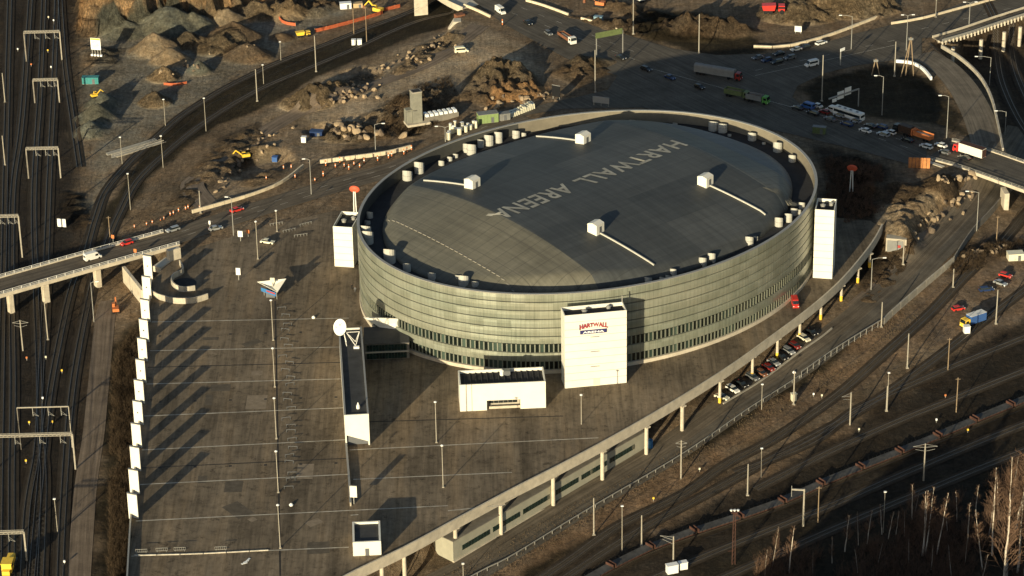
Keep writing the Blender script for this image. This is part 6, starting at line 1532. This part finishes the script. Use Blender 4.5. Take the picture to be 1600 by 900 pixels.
# bicycle stands and clutter on the plaza
for k, (px, py, a) in enumerate([(432,352,20),(452,362,25),(470,370,15),(478,352,30)]):
    p = G(px, py, 0); t = thing('bicycle_stand', ['bicycle stand by the flag post on the plaza','bicycle stand in the middle of the plaza row','bicycle stand closest to the low stair tower','bicycle stand at the back of the plaza row'][k], 'bicycle stand', p, R(a), 'bicycle stands on the plaza')
    MB().bar((-2.2,0,.9),(2.2,0,.9),.1).build('rail','galvanised',t)
    for i in range(5): MB().bar((-2+i,0,0),(-2+i,0,.9),.08).bar((-2+i,0,.9),(-2+i,.9,0),.08).build('hoop','galvanised',t)
# barrier frames at the low end of the deck
for k, (px, py) in enumerate([(221,864),(253,862),(281,861),(345,860)]):
    p = G(px, py, 0); t = thing('crowd_barrier', ['crowd barrier hard against the bare deck edge','crowd barrier left one of the close pair','crowd barrier right one of the close pair','crowd barrier standing apart near the orange stand'][k], 'barrier', p, R(2), 'crowd barriers on the deck')
    b = MB().bar((-1.5,0,1.1),(1.5,0,1.1),.08).bar((-1.5,0,.3),(1.5,0,.3),.08)
    for i in range(7): b.bar((-1.5+i*.5,0,.3),(-1.5+i*.5,0,1.1),.05)
    b.build('frame','galvanised',t)
    for s in (-1.2,1.2): MB().bar((s,-.4,.0),(s,.4,.0),.08).bar((s,0,0),(s,0,.3),.08).build('foot','galvanised',t)
# two small white cars' worth of boards lying on the deck
p = G(385, 878, 0); t = thing('folded_boards', 'pile of folded white boards lying on the lower deck', 'boards', p, R(30))
for i in range(3): MB().box((i*.8-.8, i*.5-.4, .02+i*.01),(1.6,.5,.12), .3*i).build('board','lamp_white',t)
for px, py, lab in [(455,790,'white litter bag near the lowest deck lamps'),(490,497,'white bag on the painted line above the dish building'),(1241,583,'pale bag beside the guard rail')]:
    p = T(px,py) if px > 1000 else G(px,py,0); tag(MB().lathe((0,0,0),[(.5,0),(.6,.3),(.35,.6),(.1,.75)],8).build('bag','lamp_white',None,p), lab, 'bag')
# small signal lamps in the dark yard
k = 0
for px, py, m_, lab in [(76,30,'cream_paint','dwarf signal at the top of the dark yard'),(84,35,'lamp_white','dwarf signal beside the topmost one'),(28,80,'lamp_white','dwarf signal left of the first gantry'),(75,82,'yellow_paint','dwarf signal under the first gantry'),(49,104,'orange_paint','orange dwarf signal between gantries'),(80,108,'lamp_white','white dwarf signal between gantries'),
   (42,563,'orange_paint','orange dwarf signal below the bridge, left of two'),(72,562,'cream_paint','pale dwarf signal below the bridge, right of two'),(97,583,'yellow_paint','bright yellow dwarf signal on its own below the bridge'),(46,664,'yellow_paint','yellow dwarf signal in front of the wide gantry'),(82,663,'yellow_paint','yellow dwarf signal beside the wide gantry leg'),
   (67,626,'lamp_white','white dwarf signal behind the thin gantry'),(41,724,'yellow_paint','yellow dwarf signal below the wide gantry'),(101,882,'lamp_white','white relay box low in the dark yard'),(1021,783,'yellow_paint','yellow dwarf signal on the bank'),(1093,737,'cream_paint','pale stone-like box below the bank mast'),(1477,622,'orange_paint','orange dwarf signal in the sidings'),
   (1342,675,'cream_paint','pale dwarf signal left in the sidings'),(1463,660,'lamp_white','white dwarf signal by the wagons'),(1271,620,'lamp_white','small white dwarf signal at the bank foot'),(1284,622,'cream_paint','second small dwarf signal at the bank foot'),(1512,676,'yellow_paint','yellow post at the wagon joint')]:
    p = T(px,py); t = thing('dwarf_signal', lab, 'signal', p); MB().bar((0,0,-.2),(0,0,.7),.14).build('post','galvanised',t); MB().box((0,0,.7),(.5,.35,.55)).build('head',m_,t)

# ------------------------------------------------------------------ boulders: each rock is a thing
def rock_mesh(seed):
    import bmesh
    rg = random.Random(seed); bm = bmesh.new(); bmesh.ops.create_icosphere(bm, subdivisions=2, radius=1.0)
    pl = [Vector((rg.gauss(0,1), rg.gauss(0,1), rg.gauss(0,1))).normalized() for _ in range(9)]; ds = [rg.uniform(.5,.85) for _ in pl]
    for v in bm.verts:
        for n, d in zip(pl, ds):
            e = v.co.dot(n) - d
            if e > 0: v.co -= n * e
    me = bpy.data.meshes.new('boulder'); bm.to_mesh(me); bm.free(); return me
ROCKS = [rock_mesh(i) for i in range(8)]
for i, m_ in enumerate(ROCKS): m_.materials.append(MATS['boulder'] if i < 5 else MATS['boulder_dark'])
BZ = [('pale blasted boulder in the pit beside the blue container', [(515,200),(610,215)], 26, 1.3, 2.4), ('broken rock in the bank of stones above the haul road', [(500,165),(590,132)], 30, .8, 1.6),
 ('stone along the edge of the rubble strip near the white minibus', [(590,118),(700,62)], 36, .6, 1.3), ('rock at the foot of the cliff beside the lower road', [(1430,372),(1510,300)], 26, .8, 1.9),
 ('loose rock under the bridge abutment', [(1465,285),(1525,272)], 16, .8, 1.8), ('boulder on the blasted outcrop behind the arena', [(765,165),(850,150)], 22, .8, 1.9), ('stone in the rubble below the slip road', [(330,300),(430,200)], 26, .6, 1.4),
 ('stone scattered beside the yard road', [(1500,405),(1580,380)], 14, .6, 1.2), ('stone in the heap field', [(240,120),(400,70)], 16, .6, 1.3)]
rg = random.Random(11)
for lab, ((x0,y0),(x1,y1)), n, s0, s1 in BZ:
    for i in range(n):
        f = rg.random(); sp = 10 if n > 20 else 6; p = T(x0+(x1-x0)*f + rg.gauss(0,sp), y0+(y1-y0)*f + rg.gauss(0,sp*.55)); s = rg.uniform(s0, s1) * .72
        o = bpy.data.objects.new('boulder', ROCKS[rg.randrange(8)]); link(o); o.location = p + Vector((0,0,s*.2)); o.scale = (s*rg.uniform(.8,1.4), s*rg.uniform(.8,1.3), s*rg.uniform(.6,1.0)); o.rotation_euler = (rg.random(), rg.random(), rg.random()*6)
        tag(o, lab, 'boulder', lab.replace('boulder','boulders').replace('stone','stones').replace('rock ','rocks ') if 'group' else None)

# ------------------------------------------------------------------ birches
def birch(seed, h, trunks=1):
    rg = random.Random(seed); tr = MB(); tw = MB()
    for q in range(trunks):
        p = Vector((rg.uniform(-.5,.5)*(trunks>1), rg.uniform(-.5,.5)*(trunks>1), 0)); lean = Vector((rg.uniform(-.10,.10)*(1+trunks*.6), rg.uniform(-.08,.08), 1)); n = 10; pts = [p.copy()]
        for i in range(n): p = p + lean.normalized()*h/n + Vector((rg.gauss(0,.06), rg.gauss(0,.06), 0)); pts.append(p.copy())
        r0 = .09 + h*.005
        for i in range(n):
            a, b = pts[i], pts[i+1]; ra = r0*(1-i/n)+.025; tr.bar(a, b, ra*2, None, 5)
        for i in range(int(h*2.5)):
            f = rg.uniform(.22, .98); k = min(n-1, int(f*n)); a = pts[k].lerp(pts[k+1], f*n-k); ln = (1-f)*h*.24 + .6
            an = rg.uniform(0, 6.28); d = Vector((math.cos(an)*.62, math.sin(an)*.62, .95)).normalized(); e = a + d*ln; tw.bar(a, e, .085, None, 3)
            for j in range(5):
                g = rg.uniform(.3,1); s_ = a.lerp(e, g); d2 = (d + Vector((rg.gauss(0,.5), rg.gauss(0,.5), rg.gauss(0,.35)))).normalized(); tw.bar(s_, s_ + d2*ln*rg.uniform(.25,.6), .06, None, 3)
    return tr, tw
BPROT = []
BP = [(1443,868,772,2),(1464,866,775,1),(1600,905,720,1),(1550,868,735,1),(1573,900,700,1),(1590,895,690,1),(1545,840,760,1),(1512,850,790,1),(1425,812,752,1),(1413,838,800,1),(1388,842,798,1),(1320,862,800,1),(1341,852,802,1),(1207,885,820,1),(1233,895,825,1),(1565,935,760,2),(1528,930,860,1),(1487,905,855,1),
 (1300,880,840,1),(1355,850,800,1),(1400,835,795,1),(1378,835,790,1),(1430,800,765,1),(1480,830,780,1),(1495,815,765,1),(1524,806,760,1),(1607,850,660,1),(1585,840,705,1),(1620,880,700,1),(1560,820,745,1),(1535,890,800,1),(1508,880,830,1),(1455,890,850,1),(1420,880,845,1),(1270,900,860,1),(1195,900,860,1),(1372,880,850,1),(1340,895,858,1),(1605,800,690,1),(1580,790,715,1)]
rg = random.Random(3)
blab = ['birch with two white stems forking low beside the yard lamp','birch with a single bright white stem right beside the forked one']
for i, (px, py, pt, tn) in enumerate(BP):
    p = T(px, py); H = max(5, top_z(p, pt) - p.z)
    if i < 9:
        lab = ['forked white birch with several bright stems beside the open clearing','white birch standing close to the forked one','tall white birch at the picture corner','leaning white birch with many fine branches','tall slender birch second from the picture edge','bright birch leaning to the picture edge','thin birch behind the leaning one','thin pale birch alone in the dark gap','bushy brown birch nearest the yard lamp'][i]
        t = thing('birch_tree', lab, 'tree', p, rg.random()*6, 'bare birches'); tr, tw = birch(i+1, H, 3 if tn == 2 else 1)
        tr.build('trunk', 'bark_white', t); tw.build('crown', 'twigs', t); BPROT.append((t, H)); continue
    s, h0 = BPROT[rg.choice([1,4,6,7])]; r = dup(s, p, rg.random()*6, 'slender bare birch among the others at the wood edge', 'slender birches at the wood edge', (H/h0,)*3)
# scrub and undergrowth
def scrub(name, poly, n, h, m, seed, kind='stuff', label=None):
    rg = random.Random(seed); P = [T(a,b) for a,b in poly]; xs = [p.x for p in P]; ys = [p.y for p in P]; pts = []
    while len(pts) < n:
        x = np.array([rg.uniform(min(xs),max(xs)) for _ in range(400)]); y = np.array([rg.uniform(min(ys),max(ys)) for _ in range(400)])
        k = (sdist(x, y, [(p.x,p.y) for p in P]) > 0) & (fbm(x, y, 14, 3, seed) > .44); pts += list(zip(x[k], y[k]))
    pts = pts[:n]; Z = height(np.array([p[0] for p in pts]), np.array([p[1] for p in pts])); mb = MB()
    for (x, y), z in zip(pts, Z):
        c = Vector((x,y,z)); hh = h*rg.uniform(.4,1.2)
        for j in range(7):
            d = Vector((rg.gauss(0,.45), rg.gauss(0,.45), 1)).normalized(); e = c + d*hh*rg.uniform(.6,1); u = Vector((rg.gauss(0,1), rg.gauss(0,1), 0)).normalized()*.045
            mb.v += [tuple(c-u), tuple(c+u), tuple(e)]; q = len(mb.v); mb.f.append((q-3,q-2,q-1))
            for _ in range(2):
                s_ = c.lerp(e, rg.uniform(.35,.9)); e2 = s_ + Vector((rg.gauss(0,.4), rg.gauss(0,.4), .5))*hh*.35; mb.v += [tuple(s_-u*.7), tuple(s_+u*.7), tuple(e2)]; q = len(mb.v); mb.f.append((q-3,q-2,q-1))
    me = bpy.data.meshes.new(name); me.from_pydata(mb.v, [], mb.f); me.materials.append(MATS[m]); o = bpy.data.objects.new(name, me); link(o); o['kind'] = kind
scrub('undergrowth', [(168,960),(172,700),(178,560),(205,520),(228,520),(212,700),(200,840),(192,960)], 2600, 3.2, 'dry_leaves', 4)
scrub('undergrowth', [(1180,880),(1300,850),(1400,805),(1480,790),(1620,710),(1660,960),(1180,960)], 4200, 5.0, 'twigs', 5)
scrub('undergrowth', [(690,900),(870,800),(1060,700),(1250,590),(1420,480),(1440,500),(1300,600),(1080,730),(880,840),(780,905)], 2600, .45, 'dry_grass', 6) if 'dry_grass' in MATS else None
scrub('undergrowth', [(1290,250),(1380,260),(1380,330),(1320,350),(1290,310)], 1200, 2.2, 'twigs', 7)
scrub('undergrowth', [(600,150),(700,120),(720,150),(660,215),(600,215)], 900, 1.6, 'dry_leaves', 8)
scrub('undergrowth', [(1470,420),(1600,370),(1620,400),(1500,430)], 700, 1.6, 'dry_leaves', 9)

# grey steel portal in the pale rock face
p = T(1400, 388); t = thing('tunnel_portal', 'grey steel doors of a tunnel portal set into the pale rock face', 'portal', p, R(-12))
MB().box((0,1.3,-2.6),(6.5,3.0,6.0)).build('frame','concrete',t); MB().box((-.3,-.3,-2.5),(5.0,.14,5.2)).build('door','tarp_grey',t); MB().box((1.0,-.42,.4),(.9,.08,.9)).build('warning_plate','sign_red',t)

# two people by the arena wall
def person(px, py, a, label, coat, step=.16):
    V = [(0,0,.95),(0,.0,1.2),(0,.02,1.45),(0,.03,1.53),(.2,.0,1.42),(.27,-.06,1.14),(.25,.06,.9),(-.2,0,1.42),(-.27,.06,1.14),(-.25,.18,.9),(.1,0,.92),(.11,step,.5),(.11,step*.6,.08),(.11,step*.6+.14,.04),(-.1,0,.92),(-.11,-step*.5,.5),(-.11,-step*1.6,.10),(-.11,-step*1.6+.14,.05)]
    E = [(0,1),(1,2),(2,3),(2,4),(4,5),(5,6),(2,7),(7,8),(8,9),(0,10),(10,11),(11,12),(12,13),(0,14),(14,15),(15,16),(16,17)]
    r = [.16,.17,.16,.07,.08,.06,.045,.08,.06,.045,.1,.075,.05,.045,.1,.075,.05,.045]
    me = bpy.data.meshes.new('body'); me.from_pydata(V, E, []); o = bpy.data.objects.new('person', me); link(o); o.location = G(px, py, 0.02); o.rotation_euler = (0,0,R(a)); tag(o, label, 'person')
    sk = o.modifiers.new('skin', 'SKIN'); o.modifiers.new('sub', 'SUBSURF').levels = 1; o.modifiers['sub'].render_levels = 1
    for i, v in enumerate(me.skin_vertices[0].data): v.radius = (r[i], r[i])
    me.skin_vertices[0].data[0].use_root = True; me.materials.append(MATS[coat])
    h = MB().lathe((0,.03,1.55), [(.04,0),(.085,.05),(.1,.13),(.09,.2),(.03,.25)], 10).build('head', 'skin', o); MB().lathe((0,.01,1.66), [(.105,0),(.11,.06),(.08,.13),(.02,.16)], 10).build('hair', 'dark_brown', o)
mat('skin', (.45,.28,.2), .6, .1, 2)
person(550, 452, 30, 'person in a dark coat walking by the arena wall below the low stair tower', 'black_paint'); person(555, 456, 200, 'person in a grey jacket just beside the one in the dark coat', 'grey_paint', .1)

# row of low stands beside the deck lamps, drains and repaved patches of the deck
rg = random.Random(21)
for i in range(24):
    px = 442 + i*.45 + rg.uniform(-4, 9); py = 482 + i*12.2 + rg.uniform(-3, 3); p = G(px, py, 0)
    if 'stand' in _proto: dup(_proto['stand'], p, rg.uniform(-.3,.3), 'low dark metal stand in the row beside the deck lamps', 'low metal stands on the deck'); continue
    t = thing('metal_stand', 'low dark metal stand in the row beside the deck lamps', 'stand', p, .1, 'low metal stands on the deck')
    MB().bar((-1.3,0,.75),(1.3,0,.75),.12).build('rail','grey_paint',t)
    for s in (-1.2,1.2): MB().bar((s,0,0),(s,0,.8),.1).bar((s,-.4,.05),(s,.4,.05),.1).build('leg','grey_paint',t)
    _proto['stand'] = t
mat('patch_dark', (.10, .082, .060), .9, .3, .6); mat('patch_pale', (.235, .185, .130), .9, .25, .6)
for i in range(26):
    px, py = rg.uniform(235, 880), rg.uniform(470, 860)
    if px > 540 and (py > 1140 - px*.62 or py < 700): continue
    c = G(px, py, 0) - DO; w_, h_, a = rg.uniform(1.2, 6), rg.uniform(1.5, 9), rg.choice([0, 0, R(2), R(38)]); z = .0012 + i*.0001
    P = [(c.x + x*w_/2*math.cos(a) - y*h_/2*math.sin(a), c.y + x*w_/2*math.sin(a) + y*h_/2*math.cos(a), z) for x, y in ((-1,-1),(1,-1),(1,1),(-1,1))]
    MB().add(P, [(0,1,2,3)]).build('asphalt_patch', 'patch_dark' if i % 3 else 'patch_pale', deck)
for i in range(18):
    c = G(250 + (i % 6)*55, 525 + (i//6)*103 + (i % 6)*-1.5, 0) - DO; MB().add([(c.x-.4,c.y-.4,.006),(c.x+.4,c.y-.4,.006),(c.x+.4,c.y+.4,.006),(c.x-.4,c.y+.4,.006)],[(0,1,2,3)]).build('drain', 'roof_gutter', deck)
bpy.context.view_layer.update()
